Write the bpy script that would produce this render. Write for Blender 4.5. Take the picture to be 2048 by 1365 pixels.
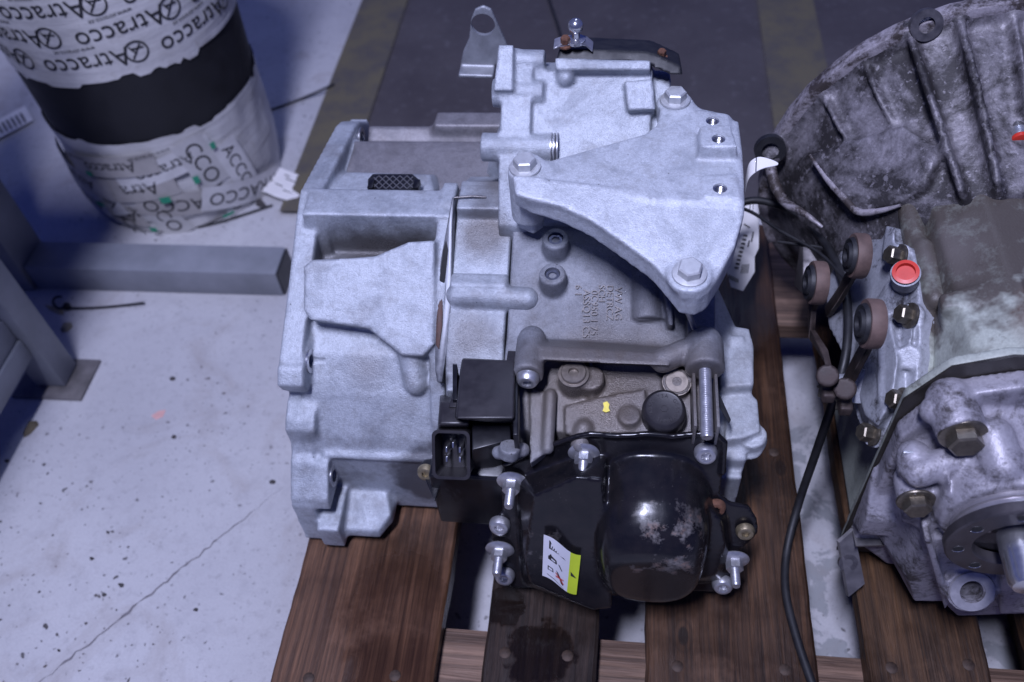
import bpy, bmesh, math, random
from mathutils import Vector, Matrix, noise
random.seed(7)
S = bpy.context.scene
for o in list(bpy.data.objects): bpy.data.objects.remove(o)
COL = S.collection
V = Vector
# ------------------------------------------------------------------ camera
CP = V((0.294764, -0.160806, 0.920133)); YAW, PIT, ROL, FPX = 0.187265, 0.877179, -0.111051, 1775.41
FW = V((-math.sin(YAW)*math.cos(PIT), math.cos(YAW)*math.cos(PIT), -math.sin(PIT)))
r0 = V((math.cos(YAW), math.sin(YAW), 0)); u0 = r0.cross(FW)
RT = r0*math.cos(ROL)+u0*math.sin(ROL); UP = u0*math.cos(ROL)-r0*math.sin(ROL)
cd = bpy.data.cameras.new('camera'); cam = bpy.data.objects.new('camera', cd); COL.objects.link(cam)
m = Matrix((RT, UP, -FW)).transposed().to_4x4(); m.translation = CP; cam.matrix_world = m
cd.sensor_width = 36; cd.lens = FPX/2048*36; cd.clip_start = .01; cd.clip_end = 100
cd.dof.use_dof = True; cd.dof.focus_distance = .70; cd.dof.aperture_fstop = 5.2
S.camera = cam
# ------------------------------------------------------------------ light
w = bpy.data.worlds.new('World'); S.world = w; w.use_nodes = True
w.node_tree.nodes['Background'].inputs[0].default_value = (.085, .145, .80, 1)
w.node_tree.nodes['Background'].inputs[1].default_value = .22
def area(name, loc, target, sx, sy, power, col):
    l = bpy.data.lights.new(name, 'AREA'); l.shape = 'RECTANGLE'; l.size = sx; l.size_y = sy; l.energy = power; l.color = col
    o = bpy.data.objects.new(name, l); COL.objects.link(o); o.location = loc
    o.rotation_euler = (V(target)-V(loc)).to_track_quat('-Z', 'Y').to_euler(); return o
area('ceiling_lamp', (.0, -.45, 2.45), (.25, .3, .3), .15, .6, 78, (.68, .71, 1.0))
area('back_fill_light', (.5, 2.1, 2.6), (.2, .7, .2), .30, .9, 9, (.60, .68, 1.0))  # added fill light for the back, no lamp known there
S.view_settings.view_transform = 'Standard'; S.view_settings.look = 'None'
S.view_settings.exposure = 0; S.view_settings.gamma = 1
S.render.engine = 'CYCLES'
# ------------------------------------------------------------------ helpers
def ray(px, py): return FW + RT*((px-1024)/FPX) - UP*((py-682.5)/FPX)
def at(px, py, x=None, y=None, z=None, pl=None):
    d = ray(px, py)
    if pl: t = (pl[0]-CP).dot(pl[1])/d.dot(pl[1])
    else:
        a, v = (0, x) if x is not None else (1, y) if y is not None else (2, z)
        t = (v-CP[a])/d[a]
    return CP+d*t
def new(name, me, mat=None, parent=None, loc=None):
    o = bpy.data.objects.new(name, me); COL.objects.link(o)
    if mat is not None:
        if len(me.materials) == 0: me.materials.append(mat)
    if loc is not None: o.location = loc
    if parent is not None: adopt(o, parent)
    return o
def wloc(p):
    t = V((0,0,0))
    while p is not None: t = t+p.location; p = p.parent
    return t
def rootof(p):
    while p.parent is not None: p = p.parent
    return p
def adopt(o, p):            # thing empties carry only a location; parts keep their place
    o.parent = p
    o.matrix_parent_inverse = wmat(p).inverted()
def wmat(p):
    m = p.matrix_basis.copy()
    if p.parent is not None: m = wmat(p.parent) @ p.matrix_parent_inverse @ m
    return m
def thing(name, label, cat, loc, group=None):
    o = bpy.data.objects.new(name, None); COL.objects.link(o); o.location = loc; o.empty_display_size = .02
    tag(o, label, cat, group); return o
def tag(o, label, cat, group=None):
    o['label'] = label; o['category'] = cat
    if group: o['group'] = group
    return o
def tomesh(bm, name, smooth=True, sharp=35):
    bmesh.ops.recalc_face_normals(bm, faces=bm.faces[:])
    me = bpy.data.meshes.new(name); bm.to_mesh(me); bm.free()
    if smooth:
        me.shade_smooth(); me.set_sharp_from_angle(angle=math.radians(sharp))
    return me
def B(): return bmesh.new()
def poly_prism(bm, pts, vec):
    a = [bm.verts.new(p) for p in pts]; vec = V(vec)
    b = [bm.verts.new(V(p)+vec) for p in pts]; n = len(a)
    bm.faces.new(a); bm.faces.new(b[::-1])
    for i in range(n): bm.faces.new((a[i], b[i], b[(i+1) % n], a[(i+1) % n]))
def profx(bm, pr, x0, x1): poly_prism(bm, [V((x0, y, z)) for y, z in pr], (x1-x0, 0, 0))
def hull(bm, pts):
    t = B(); [t.verts.new(p) for p in pts]
    r = bmesh.ops.convex_hull(t, input=t.verts[:])
    bmesh.ops.delete(t, geom=list({g for g in r['geom_interior']+r['geom_unused'] if isinstance(g, bmesh.types.BMVert)}), context='VERTS')
    me = bpy.data.meshes.new('t'); t.to_mesh(me); t.free(); bm.from_mesh(me); bpy.data.meshes.remove(me)
def box(bm, lo, hi):
    hull(bm, [V((a, b, c)) for a in (lo[0], hi[0]) for b in (lo[1], hi[1]) for c in (lo[2], hi[2])])
def frame(d):
    d = V(d).normalized(); q = d.to_track_quat('Z', 'Y').to_matrix(); return q
def cyl(bm, p0, p1, r0, r1=None, seg=20):
    p0, p1 = V(p0), V(p1); r1 = r0 if r1 is None else r1; q = frame(p1-p0)
    a = [bm.verts.new(p0+q@V((r0*math.cos(i*math.tau/seg), r0*math.sin(i*math.tau/seg), 0))) for i in range(seg)]
    b = [bm.verts.new(p1+q@V((r1*math.cos(i*math.tau/seg), r1*math.sin(i*math.tau/seg), 0))) for i in range(seg)]
    bm.faces.new(a[::-1]); bm.faces.new(b)
    for i in range(seg): bm.faces.new((a[i], a[(i+1) % seg], b[(i+1) % seg], b[i]))
def ball(bm, p, r): bmesh.ops.create_uvsphere(bm, u_segments=16, v_segments=10, radius=r, matrix=Matrix.Translation(p))
def capsule(bm, p0, p1, r): cyl(bm, p0, p1, r); ball(bm, p0, r); ball(bm, p1, r)
def lathe(bm, prof, M=Matrix(), seg=24, close=True):
    rings = []
    for r, z in prof:
        rings.append([bm.verts.new(M@V((r*math.cos(i*math.tau/seg), r*math.sin(i*math.tau/seg), z))) for i in range(seg)])
    for a, b in zip(rings, rings[1:]):
        for i in range(seg): bm.faces.new((a[i], a[(i+1) % seg], b[(i+1) % seg], b[i]))
    if close: bm.faces.new(rings[0][::-1]); bm.faces.new(rings[-1])
def axisM(loc, d): m = frame(d).to_4x4(); m.translation = V(loc); return m
def tube(bm, pts, r, seg=10, radii=None):
    pts = [V(p) for p in pts]; rings = []; up = V((0, 0, 1)); n = len(pts)
    for i, p in enumerate(pts):
        t = (pts[min(i+1, n-1)]-pts[max(i-1, 0)]).normalized()
        s = t.cross(up); s = t.cross(V((1, 0, 0))) if s.length < .05 else s
        s.normalize(); b = t.cross(s); rr = radii[i] if radii else r
        rings.append([bm.verts.new(p+s*rr*math.cos(k*math.tau/seg)+b*rr*math.sin(k*math.tau/seg)) for k in range(seg)])
    for a, b in zip(rings, rings[1:]):
        for k in range(seg): bm.faces.new((a[k], a[(k+1) % seg], b[(k+1) % seg], b[k]))
    bm.faces.new(rings[0][::-1]); bm.faces.new(rings[-1])
def spline(pts, n=8):
    pts = [V(p) for p in pts]; out = []
    for i in range(len(pts)-1):
        p0 = pts[max(i-1, 0)]; p1 = pts[i]; p2 = pts[i+1]; p3 = pts[min(i+2, len(pts)-1)]
        for k in range(n):
            t = k/n
            out.append(.5*((2*p1)+(p2-p0)*t+(2*p0-5*p1+4*p2-p3)*t*t+(3*p1-p0-3*p2+p3)*t**3))
    out.append(pts[-1]); return out
def bake(o, keep=()):
    dg = bpy.context.evaluated_depsgraph_get(); dg.update()
    me = bpy.data.meshes.new_from_object(o.evaluated_get(dg)); old = o.data
    o.modifiers.clear(); o.data = me; bpy.data.meshes.remove(old); return me
def cast(name, bm, mat, parent, vox=.0024, it=5, fac=.5, cut=None, sharp=None):
    """overlapping solids -> one cast skin with soft fillets; cut = bmesh of holes"""
    bmesh.ops.recalc_face_normals(bm, faces=bm.faces[:])
    me = bpy.data.meshes.new(name); bm.to_mesh(me); bm.free()
    o = new(name, me, mat)
    a = o.modifiers.new('r', 'REMESH'); a.mode = 'VOXEL'; a.voxel_size = vox
    b = o.modifiers.new('s', 'SMOOTH'); b.factor = fac; b.iterations = it
    c = None
    if cut:
        bmesh.ops.recalc_face_normals(cut, faces=cut.faces[:])
        cm = bpy.data.meshes.new('cut'); cut.to_mesh(cm); cut.free(); c = new('cut', cm)
        d = o.modifiers.new('b', 'BOOLEAN'); d.operation = 'DIFFERENCE'; d.object = c; d.solver = 'EXACT'
    bake(o)
    if c: bpy.data.objects.remove(c)
    o.data.shade_smooth()
    if cut: o.data.set_sharp_from_angle(angle=math.radians(50))
    if not o.data.materials: o.data.materials.append(mat)
    adopt(o, parent); return o
def solid(name, bm, mat, parent, bev=.001, seg=2, smooth=True):
    bmesh.ops.remove_doubles(bm, verts=bm.verts[:], dist=1e-5)
    me = tomesh(bm, name, smooth, 40); o = new(name, me, mat)
    if bev:
        a = o.modifiers.new('b', 'BEVEL'); a.width = bev; a.segments = seg; a.limit_method = 'ANGLE'; a.angle_limit = math.radians(35)
        bake(o); o.data.shade_smooth(); o.data.set_sharp_from_angle(angle=math.radians(40))
    if parent is not None: adopt(o, parent)
    return o
def put(name, me, loc, d, parent, spin=0, mat=None):
    o = new(name, me, mat); o.matrix_world = axisM(loc, d)@Matrix.Rotation(spin, 4, 'Z')
    o.matrix_basis = o.matrix_world.copy()
    if parent is not None: adopt(o, parent)
    return o
FONT = bpy.data.curves.new('f', 'FONT').font
def textmesh(s, size, depth=0.0):
    c = bpy.data.curves.new('txt', 'FONT'); c.body = s; c.size = size; c.align_x = 'CENTER'; c.align_y = 'CENTER'; c.extrude = depth; c.resolution_u = 3
    o = bpy.data.objects.new('txt', c); COL.objects.link(o)
    dg = bpy.context.evaluated_depsgraph_get(); me = bpy.data.meshes.new_from_object(o.evaluated_get(dg))
    bpy.data.objects.remove(o); bpy.data.curves.remove(c); return me
def text_on(name, s, size, loc, right, normal, mat, parent, depth=.0002):
    me = textmesh(s, size, depth); n = V(normal).normalized(); r = V(right); r = (r-n*r.dot(n)).normalized()
    M = Matrix((r, n.cross(r), n)).transposed().to_4x4(); M.translation = V(loc)
    me.transform(M); me.materials.clear(); o = new(name, me, mat)
    if parent is not None: adopt(o, parent)
    return o
# ------------------------------------------------------------------ materials
class NT:
    def __init__(s, name):
        s.m = bpy.data.materials.new(name); s.m.use_nodes = True; s.t = s.m.node_tree; s.n = s.t.nodes; s.p = s.n['Principled BSDF']
        s.co = s.n.new('ShaderNodeTexCoord').outputs['Object']
    def link(s, a, b): s.t.links.new(a, b)
    def noise(s, scale, detail=4, rough=.6, vec=None, out=0, dist=0):
        n = s.n.new('ShaderNodeTexNoise'); n.inputs['Scale'].default_value = scale; n.inputs['Detail'].default_value = detail
        n.inputs['Roughness'].default_value = rough; n.inputs['Distortion'].default_value = dist
        s.link(vec or s.co, n.inputs['Vector']); return n.outputs[out]
    def voro(s, scale, vec=None, feature='F1'):
        n = s.n.new('ShaderNodeTexVoronoi'); n.inputs['Scale'].default_value = scale; n.feature = feature
        s.link(vec or s.co, n.inputs['Vector']); return n.outputs[0]
    def ramp(s, v, a, b, lo=0., hi=1.):
        n = s.n.new('ShaderNodeMapRange'); n.inputs[1].default_value = a; n.inputs[2].default_value = b; n.inputs[3].default_value = lo; n.inputs[4].default_value = hi
        s.link(v, n.inputs[0]); return n.outputs[0]
    def math(s, op, a, b):
        n = s.n.new('ShaderNodeMath'); n.operation = op
        for i, x in enumerate((a, b)):
            if isinstance(x, (int, float)): n.inputs[i].default_value = x
            else: s.link(x, n.inputs[i])
        return n.outputs[0]
    def mix(s, f, a, b):
        n = s.n.new('ShaderNodeMix'); n.data_type = 'RGBA'
        for k, x in ((0, f), (6, a), (7, b)):
            if isinstance(x, (int, float)): n.inputs[k].default_value = x
            elif isinstance(x, tuple): n.inputs[k].default_value = (*x, 1)
            else: s.link(x, n.inputs[k])
        return n.outputs[2]
    def mapv(s, scale=(1, 1, 1), loc=(0, 0, 0), rot=(0, 0, 0)):
        n = s.n.new('ShaderNodeMapping'); n.inputs[1].default_value = loc; n.inputs[2].default_value = rot; n.inputs[3].default_value = scale
        s.link(s.co, n.inputs[0]); return n.outputs[0]
    def blob(s, c, r, soft, wob=.3, nsc=60):
        """irregular patch around a point of the object"""
        n = s.n.new('ShaderNodeVectorMath'); n.operation = 'DISTANCE'; s.link(s.co, n.inputs[0]); n.inputs[1].default_value = c
        d = s.math('ADD', n.outputs['Value'], s.math('MULTIPLY', s.math('SUBTRACT', s.noise(nsc, 3), .5), r*wob*2))
        return s.ramp(d, r+soft, r-soft)
    def bump(s, h, strength=.3, dist=.001):
        n = s.n.new('ShaderNodeBump'); n.inputs['Strength'].default_value = strength; n.inputs['Distance'].default_value = dist
        s.link(h, n.inputs['Height']); s.link(n.outputs[0], s.p.inputs['Normal'])
    def set(s, **k):
        for a, b in k.items():
            i = s.p.inputs[a.replace('_', ' ')]
            if isinstance(b, (int, float)): i.default_value = b
            elif isinstance(b, tuple): i.default_value = (*b, 1)
            else: s.link(b, i)
        return s.m
def plain(name, col, rough=.5, metal=0., var=.25, scale=60, bump=.15, spec=.5):
    t = NT(name); v = t.noise(scale, 5)
    c = t.mix(t.ramp(v, .3, .7), tuple(x*(1-var) for x in col), tuple(min(1, x*(1+var)) for x in col))
    if bump: t.bump(t.noise(scale*12, 3), bump, .0005)
    return t.set(Base_Color=c, Roughness=t.ramp(v, .3, .7, rough*.85, min(1, rough*1.15)), Metallic=metal, Specular_IOR_Level=spec)
def castmat(name, col, dark, amount, stains=(), metal=.35, rough=.5, grain=900, wet=0., bump=.35):
    """sandy cast aluminium; dark = grime colour, amount = how far the grime spreads"""
    t = NT(name); g = t.noise(grain, 3, .7); mid = t.noise(30, 6, .65); big = t.noise(9, 5, .6)
    c = t.mix(t.ramp(g, .3, .7), tuple(x*.80 for x in col), tuple(min(1, x*1.16) for x in col))
    c = t.mix(t.ramp(t.noise(230, 4, .7), .50, .72, 0, .5), c, tuple(x*.55 for x in col)); c = t.mix(t.math('MULTIPLY', t.ramp(t.noise(26, 8, .75, dist=.8), .47, .64), .62), c, (col[0]*.50, col[1]*.51, col[2]*.53)); c = t.mix(t.math('MULTIPLY', t.ramp(t.noise(75, 6, .8), .52, .62), .45), c, (col[0]*.62, col[1]*.60, col[2]*.58)); c = t.mix(t.math('MULTIPLY', t.ramp(t.noise(1, 4, .7, t.mapv((40, 300, 60), rot=(.3, .2, .6))), .62, .70), .25), c, tuple(min(1, x*1.3) for x in col))
    sk = t.ramp(t.voro(95), .085, .05); sk = t.math('MULTIPLY', sk, t.math('GREATER_THAN', t.noise(31, 2), .56)); c = t.mix(t.math('MULTIPLY', sk, .8), c, tuple(x*.15 for x in col))
    gr = t.ramp(t.math('ADD', t.math('MULTIPLY', mid, .5), t.math('MULTIPLY', big, .6)), .78-amount*.5, .95-amount*.45)
    gr = t.math('MULTIPLY', gr, min(1, .35+amount))
    c = t.mix(gr, c, dark)
    rg = t.ramp(g, .2, .8, rough*.8, rough*1.2)
    for (cc, r, soft, dc, st) in stains:  # holds painted shade as well as dirt and oil
        k = t.math('MULTIPLY', t.blob(cc, r, soft), st); c = t.mix(k, c, dc)
        rg = t.math('SUBTRACT', rg, t.math('MULTIPLY', k, .12))
    if wet:
        sp = t.math('MULTIPLY', t.ramp(t.voro(380), .20, .10), t.math('MAXIMUM', gr, t.ramp(t.noise(40, 4), .5, .6))); rg = t.math('SUBTRACT', rg, t.math('MULTIPLY', sp, wet)); rg = t.math('MAXIMUM', rg, .08)
    t.bump(t.math('ADD', g, t.math('MULTIPLY', t.noise(260, 3), .6)), bump, .0007)
    return t.set(Base_Color=c, Roughness=rg, Metallic=metal)
#MATERIALS
#SETTING
#GEARBOX
#SECOND
#SMALL
# ================================================================== materials in use
ALU = castmat('cast_aluminium', (.44, .47, .51), (.14, .13, .125), .42, [  # the pocket blobs are grime with the recess's shade painted in
    ((.137, .250, .210), .047, .005, (.085, .085, .095), .85), ((.175, .395, .385), .022, .010, (.12, .11, .105), .8), ((.170, .315, .342), .020, .010, (.13, .12, .115), .7), ((.05, .397, .335), .044, .012, (.09, .085, .085), .85), ((.085, .399, .335), .044, .012, (.09, .085, .085), .85), ((.112, .40, .337), .040, .012, (.09, .085, .085), .85), ((.186, .435, .37), .034, .015, (.11, .09, .075), .8), ((.193, .46, .40), .02, .015, (.13, .11, .09), .7), ((.075, .30, .312), .014, .012, (.2, .18, .17), .5)], metal=.38, rough=.50, bump=.8)  # brown blobs by the rear housing paint in its shaded left side
ALU_B = castmat('bracket_aluminium', (.53, .56, .60), (.24, .23, .23), .30, metal=.32, rough=.5, bump=.7)
ALU_D = castmat('oily_aluminium', (.25, .262, .29), (.068, .058, .052), .46, [
    ((.30, .305, .345), .05, .03, (.085, .075, .07), .6), ((.27, .27, .34), .04, .02, (.11, .09, .075), .7), ((.33, .25, .33), .06, .02, (.125, .100, .078), .65), ((.25, .25, .33), .05, .02, (.14, .115, .09), .6)], metal=.2, rough=.48, wet=.40, bump=.8)
ALU_S = castmat('side_aluminium', (.42, .44, .46), (.15, .14, .13), .35, metal=.2, bump=.6)
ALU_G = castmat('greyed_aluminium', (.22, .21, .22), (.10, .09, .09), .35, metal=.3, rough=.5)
STEEL = plain('zinc_steel', (.50, .50, .52), .34, .75, .15, 200, .1)
BRIGHT = plain('bright_steel', (.62, .62, .64), .22, .9, .15, 120, .05)
DSTEEL = plain('dark_steel', (.16, .15, .15), .4, .7, .3, 120, .15)
RUST = plain('rusty_steel', (.13, .058, .034), .75, .2, .45, 300, .4)
BRASS = plain('yellowed_zinc', (.30, .25, .16), .38, .7, .3, 200, .15)
BLACKP = plain('black_plastic', (.009, .009, .012), .34, 0, .25, 90, .12, .35)
BLACKR = plain('black_rubber', (.012, .012, .014), .55, 0, .3, 80, .15)
GREYP = plain('grey_plastic', (.024, .022, .025), .40, 0, .2, 90, .12, .4)
HOLE = plain('hole_black', (.012, .012, .013), .8, 0, .2, 60, 0)
WHITEP = plain('white_paper', (.72, .70, .68), .7, 0, .06, 40, .05)
INK = plain('printing_ink', (.02, .02, .022), .6, 0, .1, 60, 0)
INKG = plain('green_ink', (.03, .28, .16), .6, 0, .1, 60, 0)
REDP = plain('red_plastic', (.55, .035, .02), .4, 0, .1, 60, .05)
REDI = plain('red_ink', (.5, .05, .04), .6, 0, .1, 60, 0)
LIME = plain('lime_print', (.50, .62, .03), .5, 0, .06, 60, 0)
LILAC = plain('label_white', (.62, .62, .66), .45, 0, .04, 60, 0)
YPAINT = plain('yellow_paint_dab', (.75, .62, .08), .5, 0, .15, 200, .2)
# painted black sheet metal with chalky scuffs
t = NT('black_enamel'); sc = t.ramp(t.math('MULTIPLY', t.ramp(t.noise(42, 6, .7), .50, .66), t.math('MAXIMUM', t.blob((.335, .16, .29), .030, .012, .5, 90), t.math('MULTIPLY', t.blob((.235, .175, .25), .028, .015, .5, 90), .6))), .15, .9)
rs = t.math('MULTIPLY', sc, t.ramp(t.noise(120, 3), .52, .62))
c = t.mix(sc, t.mix(t.ramp(t.noise(60, 5), .35, .7), (.006, .006, .008), (.014, .012, .013)), (.17, .155, .15)); c = t.mix(t.math('MULTIPLY', rs, .6), c, (.20, .10, .06))
sp = t.ramp(t.voro(260), .10, .05); sp = t.math('MULTIPLY', sp, t.ramp(t.noise(25), .5, .62)); c = t.mix(t.math('MULTIPLY', sp, .5), c, (.20, .19, .18))
t.bump(t.noise(320, 2), .08, .0005); ENAMEL = t.set(Base_Color=c, Roughness=t.math('ADD', t.ramp(t.noise(35, 4), .3, .7, .19, .30), t.math('MULTIPLY', sc, .4)), Specular_IOR_Level=.42)
# grey painted steel frame
t = NT('grey_painted_steel'); ch = t.ramp(t.noise(16, 8, .75), .66, .70)
c = t.mix(t.ramp(t.noise(20, 5), .3, .7), (.17, .18, .20), (.24, .25, .28)); c = t.mix(ch, c, (.13, .10, .08)); t.bump(t.noise(300, 3), .1, .0005)
GREYST = t.set(Base_Color=c, Roughness=.5)
def woodmat(name, light, dark, stain=.3, rough=.62, knots=(), wets=(), ws=.12, wk=.75):
    t = NT(name); v = t.mapv((55, 2.2, 55)); wv = t.noise(1.0, 7, .72, v, dist=1.6); fine = t.noise(1, 4, .7, t.mapv((300, 7, 300)))
    ring = t.n.new('ShaderNodeTexWave'); ring.inputs['Scale'].default_value = 1.; ring.inputs['Distortion'].default_value = 7; ring.inputs['Detail'].default_value = 3; ring.inputs['Detail Scale'].default_value = .6
    t.link(t.mapv((11, .5, 11)), ring.inputs['Vector'])
    c = t.mix(t.ramp(wv, .40, .62), dark, light); c = t.mix(t.ramp(ring.outputs[0],   .6, 1., 0, .3), c, tuple(x*.6 for x in dark)); c = t.mix(t.ramp(fine, .46, .66, 0, .75), c, tuple(x*.45 for x in dark))
    big = t.ramp(t.noise(7, 5, .65), .62-stain*.4, .75-stain*.3); c = t.mix(t.math('MULTIPLY', big, .75), c, tuple(x*.45 for x in dark))
    c = t.mix(t.math('MULTIPLY', t.ramp(t.noise(9, 6, .7), .56, .72), .45), c, tuple(min(1, x*1.5+.03) for x in light))
    for kx, ky, kr in knots:
        n = t.n.new('ShaderNodeVectorMath'); n.operation = 'DISTANCE'; t.link(t.mapv((1, .55, 1)), n.inputs[0]); n.inputs[1].default_value = (kx, ky*.55, .144)
        d = t.math('ADD', n.outputs['Value'], t.math('MULTIPLY', t.noise(70, 3), kr*.5)); rg_ = t.math('SINE', t.math('MULTIPLY', d, 1500.), 0); near = t.ramp(d, kr*3.2, kr*1.0)
        c = t.mix(t.math('MULTIPLY', near, t.ramp(rg_, -.2, 1, 0, .55)), c, tuple(x*.5 for x in dark)); c = t.mix(t.ramp(d, kr*1.25, kr*.95), c, tuple(x*.5 for x in dark))
    rw = t.ramp(big, 0, 1, rough, rough*.6)
    for wx, wy, wr in wets:
        k_ = t.blob((wx, wy, .144), wr, wr*ws, .7, 55 if ws < .3 else 14); c = t.mix(t.math('MULTIPLY', k_, wk), c, tuple(x*.35 for x in dark)); rw = t.math('SUBTRACT', rw, t.math('MULTIPLY', k_, .36))
    rw = t.math('MAXIMUM', rw, .06)
    t.bump(t.math('ADD', wv, t.math('MULTIPLY', fine, .8)), .8, .002)
    return t.set(Base_Color=c, Roughness=rw, Specular_IOR_Level=.4)
WOOD = [woodmat('pallet_wood_red', (.20, .098, .052), (.058, .028, .016), .25, wets=((.105, .15, .062), (.11, .06, .05)), ws=.35, wk=.45, knots=((.105, .03, .005),)), woodmat('pallet_wood_dark', (.055, .034, .024), (.020, .013, .010), .42, .45, wets=((.236, .118, .028), (.20, .16, .018))), woodmat('pallet_wood_worn', (.115, .056, .027), (.030, .0155, .009), .38, .5, knots=((.4585, .3225, .006), (.36, .145, .005))), woodmat('pallet_wood_brown', (.12, .060, .026), (.032, .017, .009), .3, .5), woodmat('pallet_wood_pale', (.26, .165, .115), (.10, .06, .042), .15)]
# floor
t = NT('painted_concrete'); a = t.noise(3.2, 6, .6); b = t.noise(38, 6, .7); f = t.noise(420, 3, .7)
c = t.mix(t.ramp(a, .3, .7), (.40, .395, .41), (.52, .515, .52)); c = t.mix(t.ramp(b, .5, .78, 0, .32), c, (.22, .21, .23)); c = t.mix(t.ramp(f, .45, .75, 0, .28), c, (.25, .24, .26))
dm = t.ramp(t.noise(2.6, 4, .6), .36, .6)
for sc_, th, am in ((70, .13, .85), (34, .085, .8), (150, .16, .6), (15, .06, .55)):
    dist = t.n.new('ShaderNodeVectorMath'); dist.operation = 'ADD'; nn = t.n.new('ShaderNodeTexNoise'); nn.inputs['Scale'].default_value = sc_*1.6; t.link(t.co, nn.inputs['Vector'])
    s2 = t.n.new('ShaderNodeVectorMath'); s2.operation = 'SCALE'; s2.inputs['Scale'].default_value = .8/sc_; t.link(nn.outputs[1], s2.inputs[0]); t.link(t.co, dist.inputs[0]); t.link(s2.outputs[0], dist.inputs[1])
    n = t.n.new('ShaderNodeTexVoronoi'); n.inputs['Scale'].default_value = sc_; t.link(dist.outputs[0], n.inputs['Vector'])
    pick = t.n.new('ShaderNodeSeparateColor'); t.link(n.outputs['Color'], pick.inputs[0])
    k = t.math('MULTIPLY', t.ramp(n.outputs[0], th*1.35, th), t.math('GREATER_THAN', pick.outputs[0], .72)); k = t.math('MULTIPLY', k, t.math('MULTIPLY', t.math('ADD', dm, .25), am))
    c = t.mix(k, c, (.06, .055, .055))
# flaked paint where the fork trucks turn, under the right half of the pallet
fl = t.math('MULTIPLY', t.ramp(t.noise(19, 7, .62, dist=.6), .50, .53), t.blob((.56, .30, 0), .20, .06, .3, 8)); c = t.mix(t.math('MULTIPLY', fl, .8), c, (.23, .24, .25))
c = t.mix(t.math('MULTIPLY', t.ramp(t.noise(7, 6, .7, dist=1.), .52, .7), .42), c, (.26, .22, .20)); c = t.mix(t.ramp(t.noise(85, 5, .75), .55, .7, 0, .4), c, (.20, .19, .2))
t.bump(t.math('ADD', t.noise(160, 4), t.math('MULTIPLY', fl, -1.5)), .25, .001); FLOOR = t.set(Base_Color=c, Roughness=t.ramp(b, .3, .7, .42, .62))
t = NT('dark_coated_floor'); c = t.mix(t.ramp(t.noise(5, 6), .3, .7), (.052, .044, .046), (.085, .075, .076)); c = t.mix(t.ramp(t.noise(60, 6, .7), .56, .74, 0, .5), c, (.16, .15, .16)); c = t.mix(t.ramp(t.voro(55), .07, .03, 0, .5), c, (.25, .24, .25)); t.bump(t.noise(200, 4), .2, .001)
DFLOOR = t.set(Base_Color=c, Roughness=.55)
t = NT('worn_yellow_paint'); c = t.mix(t.ramp(t.noise(14, 7, .7), .42, .62), (.125, .108, .066), (.085, .076, .066)); c = t.mix(t.ramp(t.noise(130, 4, .7), .55, .7, 0, .6), c, (.08, .075, .07)); t.bump(t.noise(200, 4), .2, .001)
YLINE = t.set(Base_Color=c, Roughness=.6)
# ================================================================== setting
def sheet(name, x0, x1, y0, y1, z, mat):
    b = B(); b.faces.new([b.verts.new(p) for p in ((x0, y0, z), (x1, y0, z), (x1, y1, z), (x0, y1, z))])
    o = new(name, tomesh(b, name, False), mat); o['kind'] = 'structure'; return o
floor = sheet('floor', -4, 4, -3, 6, 0, FLOOR)
sheet('dark_floor_lane', -.19, 3.5, .84, 5.5, .004, DFLOOR)
sheet('yellow_floor_line', -.238, -.144, .83, 5.4, .008, YLINE)
sheet('yellow_floor_line', .533, .635, .70, 5.4, .008, YLINE)
# a crack in the concrete
b = B(); p0, p1 = at(70, 1375, z=0), at(565, 975, z=0); N = 46; L = []
for i in range(N+1):
    q = p0.lerp(p1, i/N)+V((random.uniform(-1, 1)*.0022, random.uniform(-1, 1)*.0022, .0006)); wd = random.uniform(.0001, .0009)*(.4+math.sin(math.pi*min(1, i/N+.15)))
    L.append((b.verts.new(q+V((-wd, wd, 0))), b.verts.new(q+V((wd, -wd, 0)))))
for (a0, a1), (b0, b1) in zip(L, L[1:]): b.faces.new((a0, a1, b1, b0))
new('crack', tomesh(b, 'crack', False), plain('crack_dirt', (.16, .15, .16), .9, 0, .3, 200, 0), floor)
# ------------------------------------------------------------------ pallet
pal = thing('wooden_pallet', 'worn brown wooden pallet with dark oil stains carrying both gearboxes', 'pallet', (.4, .33, 0))
NAILM = plain('nail_rust', (.055, .035, .025), .6, .4, .4, 300, .3); NAIL = B(); lathe(NAIL, [(.0052, -.004), (.0052, .0003), (.0035, .0011)], seg=10); NAIL = tomesh(NAIL, 'nail')
def plank(name, x0, x1, y0, y1, z0, z1, mat, along=1, rough=.0016, seed=0):
    b = B(); n = 60 if along else 30; random.seed(seed); rows = []
    for i in range(n+1):
        y = y0+(y1-y0)*i/n; jl = (noise.noise(V((seed*3.1, y*14, 0)))*1.6+noise.noise(V((seed, y*60, 4)))*.8)*rough; jr = (noise.noise(V((seed*5.7, y*14, 9)))*1.6+noise.noise(V((seed, y*60, 7)))*.8)*rough
        if seed == 1 and .26 < y < .33 : jl += .007*math.sin((y-.26)/.07*math.pi)
        rows.append([b.verts.new(p) for p in ((x0+jl, y, z0), (x0+jl*.5, y, z1-.0025), (x0+.0025+jl, y, z1), (x1-.0025-jr, y, z1), (x1-jr*.5, y, z1-.0025), (x1-jr, y, z0))])
    for a, c in zip(rows, rows[1:]):
        for k in range(6): b.faces.new((a[k], a[(k+1) % 6], c[(k+1) % 6], c[k]))
    b.faces.new(rows[0][::-1]); b.faces.new(rows[-1]); return new(name, tomesh(b, name, True, 30), mat, pal)
XB = [(0, .145), (.18625, .28625), (.3275, .4725), (.51375, .61375), (.655, .80)]
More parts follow.
